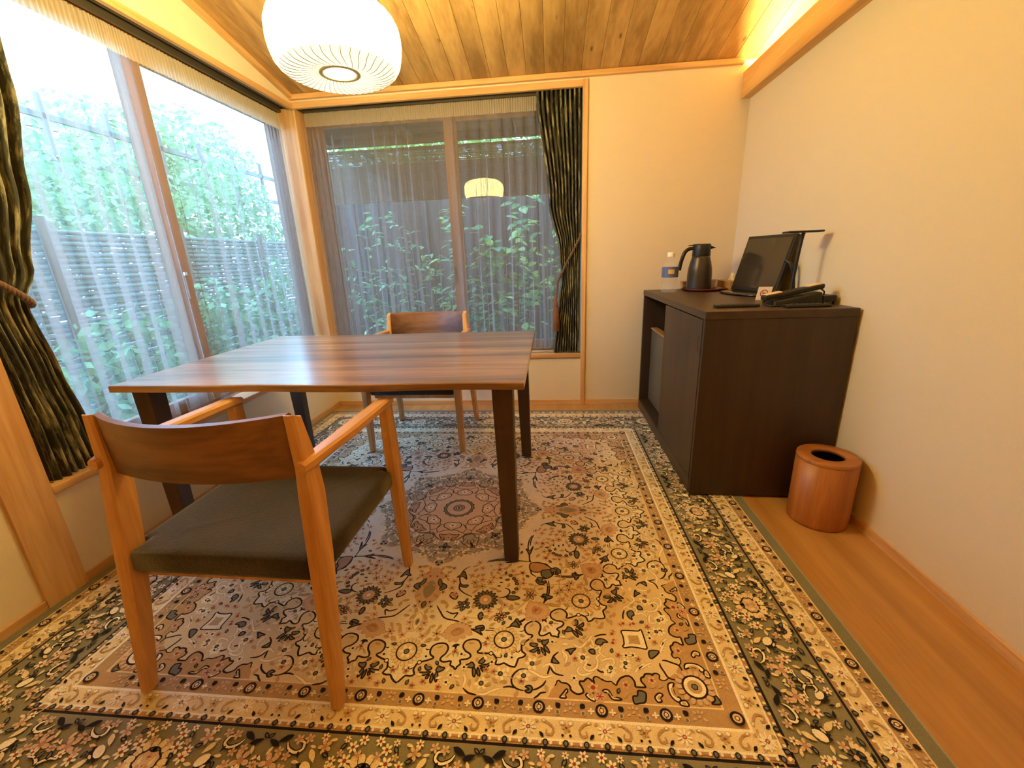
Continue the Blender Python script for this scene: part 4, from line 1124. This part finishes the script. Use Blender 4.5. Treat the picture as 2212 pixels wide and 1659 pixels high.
for (kd, sz, c) in FLOWERS:
    c = (c[0] / 1000, c[1] / 1000); r = sz / 1000; a = rng.uniform(0, 6.28)
    if kd == 'w': rg.flower(c, r * .95, 6, 'c', 'l', D4, cr_=.30, cout='d', rot=a)
    elif kd == 'x': rg.flower(c, r * 1.2, 5, 'p', 'x', D4, cr_=.42, rot=a)
    elif kd == 's': rg.flower(c, r, 5, 'l', 'c', D4, out='d', cr_=.2, rot=a)
    elif kd == 't': rg.flower(c, r, 6, 'p', 'd', D4, out='d', cr_=.16, rot=a)
    elif kd == 'o': rg.flower(c, r * .85, 6, 'g', 'd', D4, cr_=.24, rot=a)
    elif kd == 'g': rg.leaf(c, r * 1.3, r * .6, a, 'g', None, D4)
    elif kd == 'k': rg.leaf(c, r * 1.8, r * .8, a, 'n', None, D4)
    elif kd == 'r': rg.flower(c, r, 4, 'p', 'r', D4, cr_=.45, rot=a)
    occ([c])
# palmettes
pc = (.197, .515)
for k in range(16):
    a = 2 * PI * k / 16
    rg.leaf((pc[0] + .028 * math.cos(a), pc[1] + .028 * math.sin(a)), .028, .012, a, 'l', 'd', D4, w=.0032)
rg.ell(pc, .020, .020, 0, 'p', 'r', D4, 14); rg.ell(pc, .009, .009, 0, 'c', 'r', D4, 10)
occ([(pc[0] + .03 * math.cos(k), pc[1] + .03 * math.sin(k)) for k in range(7)] + [pc])
rg.line(cr(mm([(221, 424), (238, 406), (265, 399), (286, 413), (300, 438), (300, 467), (287, 487)]), 5), .013, 'p', D4, taper=.3)
for q in mm([(268, 404), (281, 417), (289, 428), (293, 441), (293, 464), (285, 480)]): rg.ell(q, .0058, .0058, 0, 'l', 'd', D4, 10, w=.003)
occ(mm([(268, 404), (281, 417), (289, 428), (293, 441), (293, 464), (285, 480)]))
# motifs on the axes and diagonals inside the ivory field
rg.blob(mm([(0, 372), (26, 396), (38, 430), (30, 470), (44, 500), (24, 540), (0, 566), (-24, 540), (-44, 500), (-30, 470), (-38, 430), (-26, 396)]), 'p', None, R4)
rg.blob(mm([(0, 440), (16, 456), (20, 480), (12, 505), (0, 520), (-12, 505), (-20, 480), (-16, 456)]), 'o', 'g', R4, w=.002)
for s_ in (1,): rg.blob(mm([(24, 430), (36, 446), (40, 470), (30, 462), (22, 448)]), 'l', 'd', D4, w=.003)
rg.leaf((0, .545), .030, .016, PI / 2, 'l', 'd', R4)
rg.leaf((0, .610), .070, .030, PI / 2, 'c', 'g', R4); rg.leaf((0, .612), .026, .013, PI / 2, 'l', 'g', R4)
occ(mm([(0, 400), (0, 440), (0, 480), (0, 520), (0, 560), (0, 610), (30, 450)]))
# ---- centre medallion
mg = []
for k in range(96):
    a = 2 * PI * k / 96; r = .338 + .020 * math.cos(8 * a) + .014 * math.cos(16 * a) + .006 * math.cos(48 * a)
    mg.append((r * math.sin(a), r * math.cos(a)))
rg.poly(mg, 'm', ID); rg.line(mg, .006, 'h', ID, closed=True)
mg2 = [(x * .93, y * .93) for x, y in mg]
rg.line(mg2, .003, 's', ID, closed=True)
mc = []
for k in range(128):
    a = 2 * PI * k / 128; r = .205 + .016 * math.cos(8 * a) + .012 * abs(math.sin(8 * a))
    mc.append((r * math.sin(a), r * math.cos(a)))
rg.poly(mc, 'q', ID); rg.line(mc, .0036, 'd', ID, closed=True)
for q in ([(4, 161), (22, 160), (51, 173), (62, 150)], [(87, 160), (83, 180), (61, 197), (65, 231)], [(62, 150), (50, 128), (40, 118)], [(20, 185), (34, 196), (30, 212), (12, 222), (0, 238)], [(8, 196), (22, 200)], [(52, 215), (64, 240), (80, 252)]):
    rg.line(cr(mm(q), 5), .0034, 'd', C8)
rg.blob(mm([(0, 160), (14, 152), (22, 146), (34, 138), (36, 120), (24, 108), (10, 106), (0, 108), (-10, 106), (-24, 108), (-36, 120), (-34, 138), (-22, 146), (-14, 152)]), 'p', 'd', K8, w=.0038)
rg.flower((0, .128), .016, 5, 'c', 'x', K8, cr_=.3)
rg.blob(mm([(0, 184), (22, 190), (40, 186), (34, 204), (18, 210), (12, 226), (0, 238), (-12, 226), (-18, 210), (-34, 204), (-40, 186), (-22, 190)]), 'r', 'd', K8, w=.0034)
rg.flower((0, .206), .011, 5, 'p', 'd', K8, cr_=.35)
for sc_, col_, o_ in ((.066, 's', 'd'), (.055, 'p', 'd'), (.024, 'o', 'd'), (.013, 'p', 'd'), (.006, 'd', None)):
    P = [((sc_ + (.003 * math.cos(16 * 2 * PI * k / 96) if sc_ > .06 else 0)) * math.cos(2 * PI * k / 96), (sc_ + (.003 * math.cos(16 * 2 * PI * k / 96) if sc_ > .06 else 0)) * math.sin(2 * PI * k / 96)) for k in range(96)]
    rg.poly(P, col_, ID)
    if o_: rg.line(P, .0034, o_, ID, closed=True)
for k in range(4):
    a = PI / 2 * k
    rg.leaf((.013 * math.sin(a), .265 + .013 * math.cos(a)), .022, .013, PI / 2 - a, 'l', 'n', K8, w=.0044)
rg.flower((.102, .241), .024, 6, 'p', 'o', C8, out='d', rot=.4, cr_=.35)
rg.flower((.042, .236), .013, 5, 'c', 'x', C8, cr_=.35); rg.leaf((.049, .262), .022, .012, .3, 's', 'd', C8)
rg.leaf((.036, .318), .024, .013, 1.1, 'p', 'd', C8, w=.003)
rg.ell((.073, .322), .017, .010, .5, 'c', 'h', C8, 12); rg.ell((.070, .326), .008, .005, .5, 'h', None, C8, 10); rg.ell((.088, .308), .009, .007, 0, 'c', 'h', C8, 10)
for q in ((-.010, .350), (.010, .350), (0, .362), (0, .334)): rg.ell(q, .0048, .0048, 0, 'n', None, K8, 9)
rg.ell((0, .350), .018, .020, 0, None, 'c', K8, 16, w=.003)
for k in range(46):
    r = rng.uniform(.222, .335); a = rng.uniform(.015, PI / 8 - .015)
    rg.ell((r * math.sin(a), r * math.cos(a)), rng.uniform(.006, .013), rng.uniform(.004, .006), rng.uniform(0, 3), rng.choice('ooshci'), None, C8, 9)
for k in range(26):
    r = rng.uniform(.225, .33); a = rng.uniform(.02, PI / 8 - .02)
    rg.ell((r * math.sin(a), r * math.cos(a)), rng.uniform(.002, .0045), .0025, rng.uniform(0, 3), rng.choice('dxcch'), None, C8, 7)
# ---- random small leaves and flowers fill what is left of the field
for k in range(16):
    a = PI / 16 + 2 * PI * k / 16
    for (x, y) in ((0, .700), (0, .735), (0, .757), (.040, .765), (.060, .772), (.080, .768), (.060, .790), (.047, .708), (.115, .760)):
        for e_ in (-1, 1):
            rg.occ.append((e_ * x * math.cos(a) + y * math.sin(a), -e_ * x * math.sin(a) + y * math.cos(a)))
def free(p, d):
    return all((p[0] - q[0]) ** 2 + (p[1] - q[1]) ** 2 > d * d for q in rg.occ)
ringd = [(x, y) for x, y in loop]
cnt = 0
for _ in range(5200):
    v = rng.uniform(.26, .812); u = rng.uniform(0, min(v, .812)); r = math.hypot(u, v); p = (u, v)
    if r < .375: continue
    d = .019 if r < .69 else .0165
    if abs(u - v) < .011 or u < .011: continue
    if not free(p, d): continue
    if any((p[0] - q[0]) ** 2 + (p[1] - q[1]) ** 2 < .011 ** 2 for q in ringd): continue
    ths = math.atan2(u, v) % (PI / 8)
    rosd = min(math.hypot(u - .712 * math.sin(k * PI / 8), v - .712 * math.cos(k * PI / 8)) for k in range(4))
    if rosd < .047: continue
    k = rng.random(); a = rng.uniform(0, 6.28)
    if r < .70:
        if k < .52: rg.leaf(p, rng.uniform(.020, .032), rng.uniform(.009, .014), a, 'g', None, D4)
        elif k < .66: rg.flower(p, .013, 5, 'p', 'x', D4, rot=a, cr_=.28)
        elif k < .78: rg.leaf(p, .020, .011, a, 'r', None, D4)
        elif k < .88: rg.leaf(p, .015, .008, a, 'l', 'd', D4, w=.0024)
        elif k < .95: rg.flower(p, .009, 5, 'g', 'd', D4, rot=a, cr_=.34)
        else: rg.ell(p, .004, .004, 0, 'c', 'g', D4, 8)
    else:
        if k < .40: rg.leaf(p, rng.uniform(.014, .026), rng.uniform(.007, .011), a, 'g', None, D4)
        elif k < .62: rg.leaf(p, .018, .008, a, 'c', None, D4)
        elif k < .78: rg.flower(p, .010, 5, 'c', 'd', D4, rot=a, cr_=.34)
        elif k < .88: rg.flower(p, .009, 5, 'r', 'x', D4, rot=a, cr_=.4)
        else: rg.leaf(p, .014, .008, a, 'l', 'd', D4, w=.0024)
    rg.occ.append(p); cnt += 1
# corner rosettes
cc = (.770, .770)
for k in range(16):
    a = 2 * PI * k / 16; rg.ell((cc[0] + .038 * math.cos(a), cc[1] + .038 * math.sin(a)), .009, .006, a, 'p', None, R4, 9)
rg.ell(cc, .029, .029, 0, 'c', 'd', R4, 24, w=.005); rg.ell(cc, .018, .018, 0, 'g', None, R4, 14); rg.ell(cc, .008, .008, .7, 'l', 'd', R4, 6)
# ---- guard bands
def side_T(cx, mir=1):
    out = []
    for k in range(4):
        a, b, c, d, _, _ = rotm(k * PI / 2)
        out.append((a * mir, b, c * mir, d, a * cx, c * cx))
    return out
def guard(s_mid, sgn, lim):
    """tan guard band with dark rings, dark buds and pale blossoms"""
    P = .1515; k = -6
    while k <= 6:
        u = (k + .5) * P if k >= 0 or True else 0
        T = side_T(u)
        if abs(u) < lim:
            rg.ell((0, s_mid), .0125, .013, 0, 'p', 'n', T, 16, w=.0055); rg.line([(-.0095 * .0, s_mid - .011), (.004, s_mid), (0, s_mid + .011)], .003, 'n', T)
            rg.ell((0, s_mid), .005, .0055, 0, 'h', 'n', T, 10, w=.002)
            for e_ in (-1, 1):
                rg.flower((e_ * .0255, s_mid + sgn * .003), .008, 4, 'c', 'c', T)
                if abs(u + e_ * .046) < lim + .02:
                    rg.leaf((e_ * .046, s_mid - sgn * .007), .013, .011, .8 * e_, 'n', 'n', T); rg.ell((e_ * .045, s_mid + sgn * .010), .005, .006, 0, 'l', 'p', T, 8, w=.002)
        if abs(u + P / 2) < lim:
            T = side_T(u + P / 2)
            for (a_, b_) in ((-.009, .010), (.009, .010), (0, .012), (-.012, -.006), (.012, -.006), (0, 0)):
                rg.leaf((a_, s_mid - sgn * b_), .010, .006, math.atan2(-sgn * b_ + .001, a_ + .001), 'p', None, T)
        k += 1
def daisies(s_mid, sgn, lim):
    P = .1775; k = -7
    while k <= 7:
        u = k * P
        if abs(u) < lim:
            T = side_T(u)
            rg.flower((0, s_mid), .019, 9, 'w', 'x', T, cr_=.26, pw=.55, rot=.3); rg.ell((0, s_mid), .0028, .0028, 0, 'p', None, T, 8)
            for e_ in (-1, 1):
                rg.leaf((e_ * .031, s_mid + sgn * .0145), .016, .008, e_ * .9 * sgn, 'n', None, T)
                rg.line(cr([(e_ * .030, s_mid - sgn * .016), (e_ * .045, s_mid - sgn * .012), (e_ * .058, s_mid), (e_ * .054, s_mid + sgn * .014), (e_ * .042, s_mid + sgn * .012), (e_ * .044, s_mid + sgn * .003)], 4), .0050, 't', T)
                rg.ell((e_ * .036, s_mid - sgn * .016), .004, .0035, 0, 'w', 'g', T, 8, w=.0014)
                rg.leaf((e_ * .020, s_mid - sgn * .014), .012, .006, e_ * .5, 'g', None, T)
        if abs(u + P / 2) < lim:
            T = side_T(u + P / 2)
            rg.flower((0, s_mid - sgn * .002), .011, 5, 'g', 'x', T, cr_=.25)
            rg.ell((-.010, s_mid - sgn * .013), .006, .005, 0, 'w', 'g', T, 8, w=.0014); rg.ell((.010, s_mid - sgn * .013), .006, .005, 0, 'w', 'g', T, 8, w=.0014)
            for e_ in (-1, 1): rg.ell((e_ * .009, s_mid + sgn * .0145), .0032, .0032, 0, 'd', None, T, 7)
        k += 1
def dots(s_mid, lim):
    P = .0465; n_ = int(lim / P) + 1
    for k in range(-n_, n_):
        u = (k + .5) * P
        if abs(u) > lim: continue
        T = side_T(u)
        rg.ell((0, s_mid), .0052, .0062, 0, 'l', 'n', T, 9, w=.003)
        for e_ in (-1, 1): rg.ell((e_ * .0125, s_mid), .0036, .0042, 0, 'c', None, T, 7); rg.ell((e_ * .0195, s_mid), .0026, .0034, 0, 'r', None, T, 6)
guard(.843, 1, .80); daisies(.890, 1, .905); dots(.9215, .915)
guard(1.195, -1, 1.20); daisies(1.151, -1, 1.14); dots(1.1185, 1.11)
for T4 in (R4,):
    for q in ((.843, .843), (1.195, 1.195)):
        rg.ell(q, .0135, .0135, 0, 'p', 'n', T4, 16, w=.0055); rg.ell(q, .005, .005, 0, 'h', 'n', T4, 10, w=.002)
# ---- main border
BT = []
for cx in (-.4985, 0, .4985):
    for mir in (1, -1): BT += side_T(cx, mir)
HT = []
for k in range(4):
    a, b, c, d, _, _ = rotm(k * PI / 2)
    HT.append((-a, b, -c, d, a * .997, c * .997)); HT.append((a, b, c, d, -a * .997, -c * .997))
AT = BT + HT
BC = []
for cx in (-.4985, 0, .4985): BC += side_T(cx)
# rosette of each cell
for k in range(14):
    a = 2 * PI * k / 14
    rg.ell((.040 * math.cos(a), 1.02 + .036 * math.sin(a)), .012, .008, a, 'h', None, BC, 9)
rg.blob([(.027 * math.cos(2 * PI * k / 16) * (1 + .10 * (k % 2)), 1.02 + .023 * math.sin(2 * PI * k / 16) * (1 + .10 * (k % 2))) for k in range(16)], 'p', 'n', BC, w=.0042, sm=2)
for q in ((-.012, 1.026), (.012, 1.026), (0, 1.012)): rg.flower(q, .007, 4, 'r', 'x', BC)
bocc = [(0, 1.02), (.03, 1.02), (.03, 1.0), (.03, 1.04)]
def bput(kind, p, r, a):
    T = AT
    if p[0] < .062: T = BT
    if kind == 'fan':
        for k in range(9):
            b_ = a - 1.35 + 2.7 * k / 8; rg.ell((p[0] + r * math.cos(b_), p[1] + r * math.sin(b_)), r * .30, r * .2, b_, 'h', None, T, 8)
        rg.flower(p, r * .7, 7, 'n', 'p', T, rot=a, pw=.4, cr_=.3)
    elif kind == 'jag':
        for k in range(6):
            b_ = a - 1.1 + 2.2 * k / 5; rg.leaf((p[0] + r * .8 * math.cos(b_), p[1] + r * .8 * math.sin(b_)), r * .7, r * .42, b_, 'n', None, T)
        rg.ell(p, r * .75, r * .5, a + PI / 2, 'c', None, T, 10)
    elif kind == 'red': rg.flower(p, r, 6, 'c', 'x', T, rot=a, cr_=.30)
    elif kind == 'rose': rg.flower(p, r, 5, 'p', 'r', T, rot=a, cr_=.35)
    elif kind == 'swan':
        c_, s_ = math.cos(a), math.sin(a)
        Q = cr([(p[0] + x * c_ - y * s_, p[1] + x * s_ + y * c_) for x, y in ((-.026, -.004), (-.012, -.010), (.008, -.006), (.016, .008), (.006, .018), (-.004, .013))], 5)
        rg.line(Q, .0105, 'n', T, taper=.5); rg.line(Q, .0055, 'c', T, taper=.4)
    elif kind == 'darkleaf': rg.leaf(p, r * 1.8, r * .7, a, 'n', None, T)
    elif kind == 'slate': rg.leaf(p, r * 1.7, r * .85, a, 'l', 'n', T, w=.003)
    elif kind == 'cleaf': rg.leaf(p, r * 1.8, r * .75, a, 'h', None, T)
    bocc.append(p); bocc.append((p[0] + r * .8, p[1])); bocc.append((p[0] - r * .8, p[1]))
for q in (('fan', (.087, 1.060), .026, 1.57), ('jag', (.128, 1.010), .022, .8), ('swan', (.172, .972), .02, 2.6), ('red', (.047, .990), .015, 0), ('red', (.040, .962), .013, .3),
          ('red', (.075, 1.008), .015, .5), ('rose', (.215, 1.005), .022, .2), ('jag', (.222, 1.062), .018, 2.4), ('darkleaf', (.205, .955), .020, .5), ('darkleaf', (.228, .965), .018, -.4),
          ('swan', (.238, 1.045), .02, .4), ('slate', (.155, 1.085), .013, .2), ('slate', (.120, 1.090), .011, -.4), ('cleaf', (.150, 1.040), .020, .9), ('rose', (.105, .965), .016, .2),
          ('cleaf', (.125, .985), .018, 2.2), ('red', (.180, 1.030), .015, 0), ('slate', (.062, .962), .010, 1.0), ('darkleaf', (.010, 1.070), .010, 1.2), ('slate', (.040, 1.080), .012, .4), ('cleaf', (.062, 1.090), .014, .3)):
    bput(*q)
for _ in range(1500):
    p = (rng.uniform(.004, .247), rng.uniform(.944, 1.097))
    if any((p[0] - q[0]) ** 2 + (p[1] - q[1]) ** 2 < .0135 ** 2 for q in bocc): continue
    bput(rng.choice(['red', 'red', 'rose', 'cleaf', 'cleaf', 'cleaf', 'slate', 'slate', 'darkleaf', 'rose']), p, rng.uniform(.008, .012), rng.uniform(0, 6.28))
q = (1.02, 1.02)
for k in range(14):
    a = 2 * PI * k / 14; rg.ell((q[0] + .044 * math.cos(a), q[1] + .044 * math.sin(a)), .014, .009, a, 'h', None, R4, 9)
rg.ell(q, .027, .027, 0, 'p', 'n', R4, 16, w=.0042); rg.flower(q, .016, 5, 'r', 'x', R4)
for s_ in (1, -1):
    for (a_, b_) in ((.95, 1.08), (.955, 1.0), (1.0, .955), (1.075, .95), (1.085, 1.0), (.955, 1.04), (1.09, 1.06)): rg.leaf((a_, b_), .026, .012, .7 + a_ * 3, 'l', 'n', D4)
# ---- assemble
me = bpy.data.meshes.new('pile_pattern')
me.from_pydata(rg.v, [], rg.f)
at = me.color_attributes.new('Col', 'FLOAT_COLOR', 'POINT')
at.data.foreach_set('color', np.array(rg.c, dtype=np.float32).ravel())
me.materials.append(MATS['carpet_pile'])
rug = empty('area_rug', (RUGC[0], RUGC[1], 0))
po = bpy.data.objects.new('pile_pattern', me); COL.objects.link(po); po.parent = rug; po['kind'] = 'stuff'
po['label'] = 'woven flower and vine pattern of the rug'
bb = MB().box(-1.259, 1.259, -1.259, 1.259, .0004, .0051, bev=.002)
bo = bb.build('backing', 'carpet_pile', rug)
ca = bo.data.color_attributes.new('Col', 'FLOAT_COLOR', 'POINT')
for d_ in ca.data: d_.color = PALE['o']
tag(rug, 'large square floral medallion rug in cream, gold and grey green', 'rug')
print('RUG', len(rg.v), len(rg.f), cnt, 'z', rg.z)

# ================================================================== OUTSIDE
struct(MB().box(-14, 9, 3.25, 16, -.36, -.30).build('ground', 'gravel'), 'dark gravel ground behind the house')
struct(MB().box(-14, -1.88, -6, 3.25, -.36, -.298).build('lawn', 'moss'), 'mossy green ground beside the left window')

# eave over the garden window
ev = MB(); ev.box(-1.95, 1.6, 3.25, 3.95, 2.10, 2.13); ev = struct(ev.build('eave', 'eave_wood'), 'brown eave boards above the garden window')
MB().box(-1.95, 1.4, 3.90, 3.95, 2.035, 2.10, bev=.003).build('fascia', 'eave_wood', ev)
for x_ in (-1.9, -1.2, -.33, .42): MB().box(x_, x_ + .05, 3.26, 3.90, 2.055, 2.10).build('rafter', 'eave_wood', ev)

# reed blinds hanging from the eave
def blind(x0, x1, y, z0, z1, label):
    o = empty('reed_blind', ((x0 + x1) / 2, y, z0)); off = (-(x0 + x1) / 2, -y, -z0)
    m = MB(); rnd = random.Random(int(x0 * 100)); z = z0 + .012
    while z < z1 - .01:
        dz = rnd.uniform(-.0008, .0008); r_ = .0021
        m.add([(x0, y - r_, z + dz), (x0, y + r_, z + dz), (x0, y, z + dz + .0046), (x1, y - r_, z - dz), (x1, y + r_, z - dz), (x1, y, z - dz + .0046)],
              [(0, 3, 4, 1), (1, 4, 5, 2), (2, 5, 3, 0), (0, 1, 2), (3, 5, 4)])
        z += .0054
    p = m.build('reeds', 'reed', o, off); p['kind'] = 'stuff'
    MB().box(x0, x1, y - .008, y + .008, z0, z0 + .014, bev=.003).build('bottom_bar', 'reed', o, off)
    MB().box(x0, x1, y - .012, y + .012, z1 - .022, z1, bev=.004).build('top_bar', 'reed', o, off)
    k = x0 + .12
    while k < x1:
        MB().tube([(k, y - .004, z0), (k, y - .004, z1 + .04)], .0012, 5).build('string', 'rope', o, off); k += .28
    tag(o, label, 'blind')
blind(-1.93, -.86, 3.86, 1.575, 1.995, 'brown reed blind hanging outside the left half of the garden window')
blind(-.84, .60, 3.87, 1.575, 1.995, 'brown reed blind hanging outside the right half of the garden window')

# dark board fence behind the garden window
fo = empty('board_fence', (-1.0, 4.95, -.3)); tag(fo, 'dark brown board fence behind the garden shrubs', 'fence')
fb = MB().box(-.0725, .0725, -.012, .012, 0, 2.40, bev=.002); fm = fb.mesh('board'); fm.materials.append(MATS['fence_wood'])  # boards made taller to cut the sky light in the back garden
for i in range(27):
    inst('board', fm, fo, (-1.58 + i * .140, (i % 2) * .026, 0))
for z in (.35, 1.6): MB().box(-1.6, 2.1, .040, .075, z, z + .07).build('rail', 'fence_wood', fo)

# ---- leaves
def leaf_mesh(name, L_, W_, mat, bend=.25):
    V = [(0, 0, 0)]; ts = (.22, .5, .78)
    for t in ts:
        wd = W_ * .5 * math.sin(PI * t ** .85); z = -bend * L_ * t * t
        V += [(t * L_, -wd, z + .05 * L_ * (1 - t)), (t * L_, 0, z), (t * L_, wd, z + .05 * L_ * (1 - t))]
    V.append((L_, 0, -bend * L_))
    Fc = [(0, 1, 2), (0, 2, 3), (1, 4, 5, 2), (2, 5, 6, 3), (4, 7, 8, 5), (5, 8, 9, 6), (7, 10, 8), (8, 10, 9)]
    me = bpy.data.meshes.new(name); me.from_pydata(V, [], Fc); me.polygons.foreach_set('use_smooth', [True] * len(Fc)); me.update()
    me.materials.append(MATS[mat]); return me
LM = {('broad', c): leaf_mesh('leaf', .090, .058, c) for c in ('leaf_fresh', 'leaf_dark', 'leaf_pale')}
LM.update({('slim', c): leaf_mesh('leaf', .085, .030, c) for c in ('leaf_fresh', 'leaf_dark', 'leaf_pale')})
def shrub(x, y, zg, h, sprd, nst, nlv, kind, cols, label, seed, group='garden shrubs behind the window'):
    rnd = random.Random(seed)
    o = empty('shrub', (x, y, zg)); tips = []
    for k in range(nst):
        a = rnd.uniform(0, 2 * PI); r_ = sprd * rnd.uniform(.3, 1.0); hh = h * rnd.uniform(.6, 1.0)
        pts = [(.04 * math.cos(a), .04 * math.sin(a) * .6, 0)]
        for t in (.3, .6, .85, 1): pts.append((r_ * math.cos(a) * t ** 1.3 + rnd.uniform(-.02, .02), r_ * math.sin(a) * .45 * t ** 1.3 + rnd.uniform(-.02, .02), hh * t))
        P = cr(pts, 3)
        MB().tube(P, [.007 * (1 - .7 * i / len(P)) for i in range(len(P))], 5).build('stem', 'trunk', o)
        tips.append(P)
    for i in range(nlv):
        P = rnd.choice(tips); p = P[int(len(P) * (1 - rnd.random() ** 1.4 * .85)) - 1]
        a = rnd.uniform(0, 2 * PI); me = LM[(kind, rnd.choice(cols))]
        s_ = rnd.uniform(.9, 1.6)
        inst('leaf', me, o, (p[0] + rnd.gauss(0, .05), p[1] + rnd.gauss(0, .04), p[2] + rnd.gauss(0, .05)), (rnd.uniform(-.5, .5), rnd.uniform(-.5, .35), a), (s_, s_, s_))
    return tag(o, label, 'shrub', group)
shrub(-1.70, 4.25, -.3, 1.85, .45, 9, 290, 'slim', ('leaf_dark', 'leaf_pale'), 'slim leaved shrub outside at the far left of the garden window', 1)
shrub(-1.10, 4.40, -.3, 1.95, .42, 10, 295, 'slim', ('leaf_fresh', 'leaf_pale', 'leaf_dark'), 'tall slim leaved shrub left of the garden window mullion', 2)
shrub(-.35, 4.20, -.3, 2.0, .42, 10, 295, 'broad', ('leaf_fresh', 'leaf_dark'), 'broad leaved shrub just right of the garden window mullion', 3)
shrub(.20, 4.45, -.3, 2.0, .45, 10, 290, 'broad', ('leaf_dark', 'leaf_fresh'), 'broad leaved shrub near the right drape', 4)
shrub(-.75, 4.05, -.3, 1.2, .40, 8, 220, 'slim', ('leaf_dark',), 'low dark shrub at the foot of the garden window', 5)
shrub(-1.45, 4.0, -.3, 1.1, .40, 8, 220, 'slim', ('leaf_dark', 'leaf_pale'), 'low pale shrub below the left garden window pane', 6)

# ---- foliage masses seen only as a haze of leaves
def foliage(name, label, cat, base, blobs, n, size, mat, seed, trunk=True, group=None):
    rnd = random.Random(seed); V = []; Fc = []
    for i in range(n):
        (cx, cy2, cz, rx, ry, rz) = rnd.choice(blobs)
        while True:
            a, b_, c_ = (rnd.uniform(-1, 1) for _ in range(3))
            if a * a + b_ * b_ + c_ * c_ < 1: break
        p = Vector((cx + a * rx, cy2 + b_ * ry, cz + c_ * rz)); L_ = size * rnd.uniform(.6, 1.4)
        d = Vector((rnd.gauss(0, 1), rnd.gauss(0, 1), rnd.gauss(-.2, .5))).normalized(); e_ = d.cross(Vector((rnd.gauss(0, 1), rnd.gauss(0, 1), rnd.gauss(0, 1)))).normalized() * L_ * .28
        k = len(V); V += [p[:], (p + d * L_ * .5 + e_)[:], (p + d * L_)[:], (p + d * L_ * .5 - e_)[:]]; Fc.append((k, k + 1, k + 2, k + 3))
    o = empty(name, base); me = bpy.data.meshes.new('foliage'); me.from_pydata([(v[0] - base[0], v[1] - base[1], v[2] - base[2]) for v in V], [], Fc); me.materials.append(MATS[mat])
    f = bpy.data.objects.new('foliage', me); COL.objects.link(f); f.parent = o; f['kind'] = 'stuff'
    if trunk:
        top = blobs[0]
        MB().tube([(0, 0, 0), ((top[0] - base[0]) * .5 + .05, (top[1] - base[1]) * .5, (top[2] - base[2]) * .6), (top[0] - base[0], top[1] - base[1], top[2] - base[2])], [.06, .045, .02], 8).build('trunk', 'trunk', o)
    return tag(o, label, cat, group)
foliage('tree', 'pale green tree beyond the garden fence', 'tree', (-.9, 7.2, -.3), [(-.9, 6.6, 3.3, 1.7, .9, 1.5), (.9, 6.6, 3.4, 1.6, .9, 1.5), (-2.6, 6.8, 3.2, 1.5, .9, 1.4), (2.3, 6.6, 3.2, 1.2, .9, 1.4)], 16000, .13, 'leaf_fresh', 31)  # crowns raised and thickened to hold sky light off the shrubs
# left garden
foliage('hedge', 'leafy hedge behind the bamboo fence outside the left window', 'hedge', (-4.05, 3.6, -.3), [(-4.05, 2.6, 1.2, .34, .9, .8), (-4.05, 3.9, 1.3, .34, 1.0, .9), (-4.05, 5.4, 1.4, .34, 1.0, 1.0)], 11000, .085, 'leaf_pale', 41)
foliage('shrub', 'shrub in front of the bamboo fence outside the left window', 'shrub', (-2.9, 2.9, -.3), [(-2.95, 2.6, .35, .25, .5, .5), (-2.95, 3.5, .45, .25, .5, .6), (-3.0, 4.6, .5, .3, .6, .7)], 2600, .08, 'leaf_dark', 42)
foliage('tree', 'tall pale tree rising over the left garden hedge', 'tree', (-5.7, 5.6, -.3), [(-5.7, 5.6, 2.4, .7, 1.2, .8), (-5.7, 7.0, 2.7, .7, 1.2, .8), (-5.6, 4.4, 2.0, .6, .9, .6)], 7000, .10, 'leaf_pale', 43)
# bamboo fence with horizontal poles
bf = empty('bamboo_fence', (-3.45, 3.6, -.3)); tag(bf, 'dark grey bamboo pole fence outside the left window', 'fence')
sl = MB().tube([(0, -2.2, 0), (0, 2.6, 0)], .017, 7); slm = sl.mesh('bamboo_pole'); slm.materials.append(MATS['bamboo'])
for i in range(42): inst('bamboo_pole', slm, bf, ((i % 2) * .012, 0, .06 + i * .039))
pm = MB().tube([(0, 0, 0), (0, 0, 1.75)], .03, 8).mesh('post'); pm.materials.append(MATS['trunk'])
for y_ in (-2.0, -.9, .2, 1.3, 2.4): inst('post', pm, bf, (.05, y_, 0))
# trellis above it
tr = empty('trellis', (-4.72, 4.6, -.3)); tag(tr, 'grey timber trellis rising behind the left garden hedge', 'trellis')
pm = MB().box(-.02, .02, -.02, .02, 0, 3.0, bev=.004).mesh('post'); pm.materials.append(MATS['bamboo'])
for i in range(9): inst('post', pm, tr, (0, -2.4 + i * .62, 0))
for z in (2.42, 2.78): MB().box(-.02, .02, -2.7, 2.9, z, z + .05).build('rail', 'bamboo', tr)
m = MB(); m.tube(cr([(-7, 0, 3.1), (-7, 4, 2.98), (-7, 10, 3.2)], 6), .012, 5)
tag(m.build('overhead_cable', 'cable_black'), 'thin overhead cable crossing the sky outside the left window', 'cable')
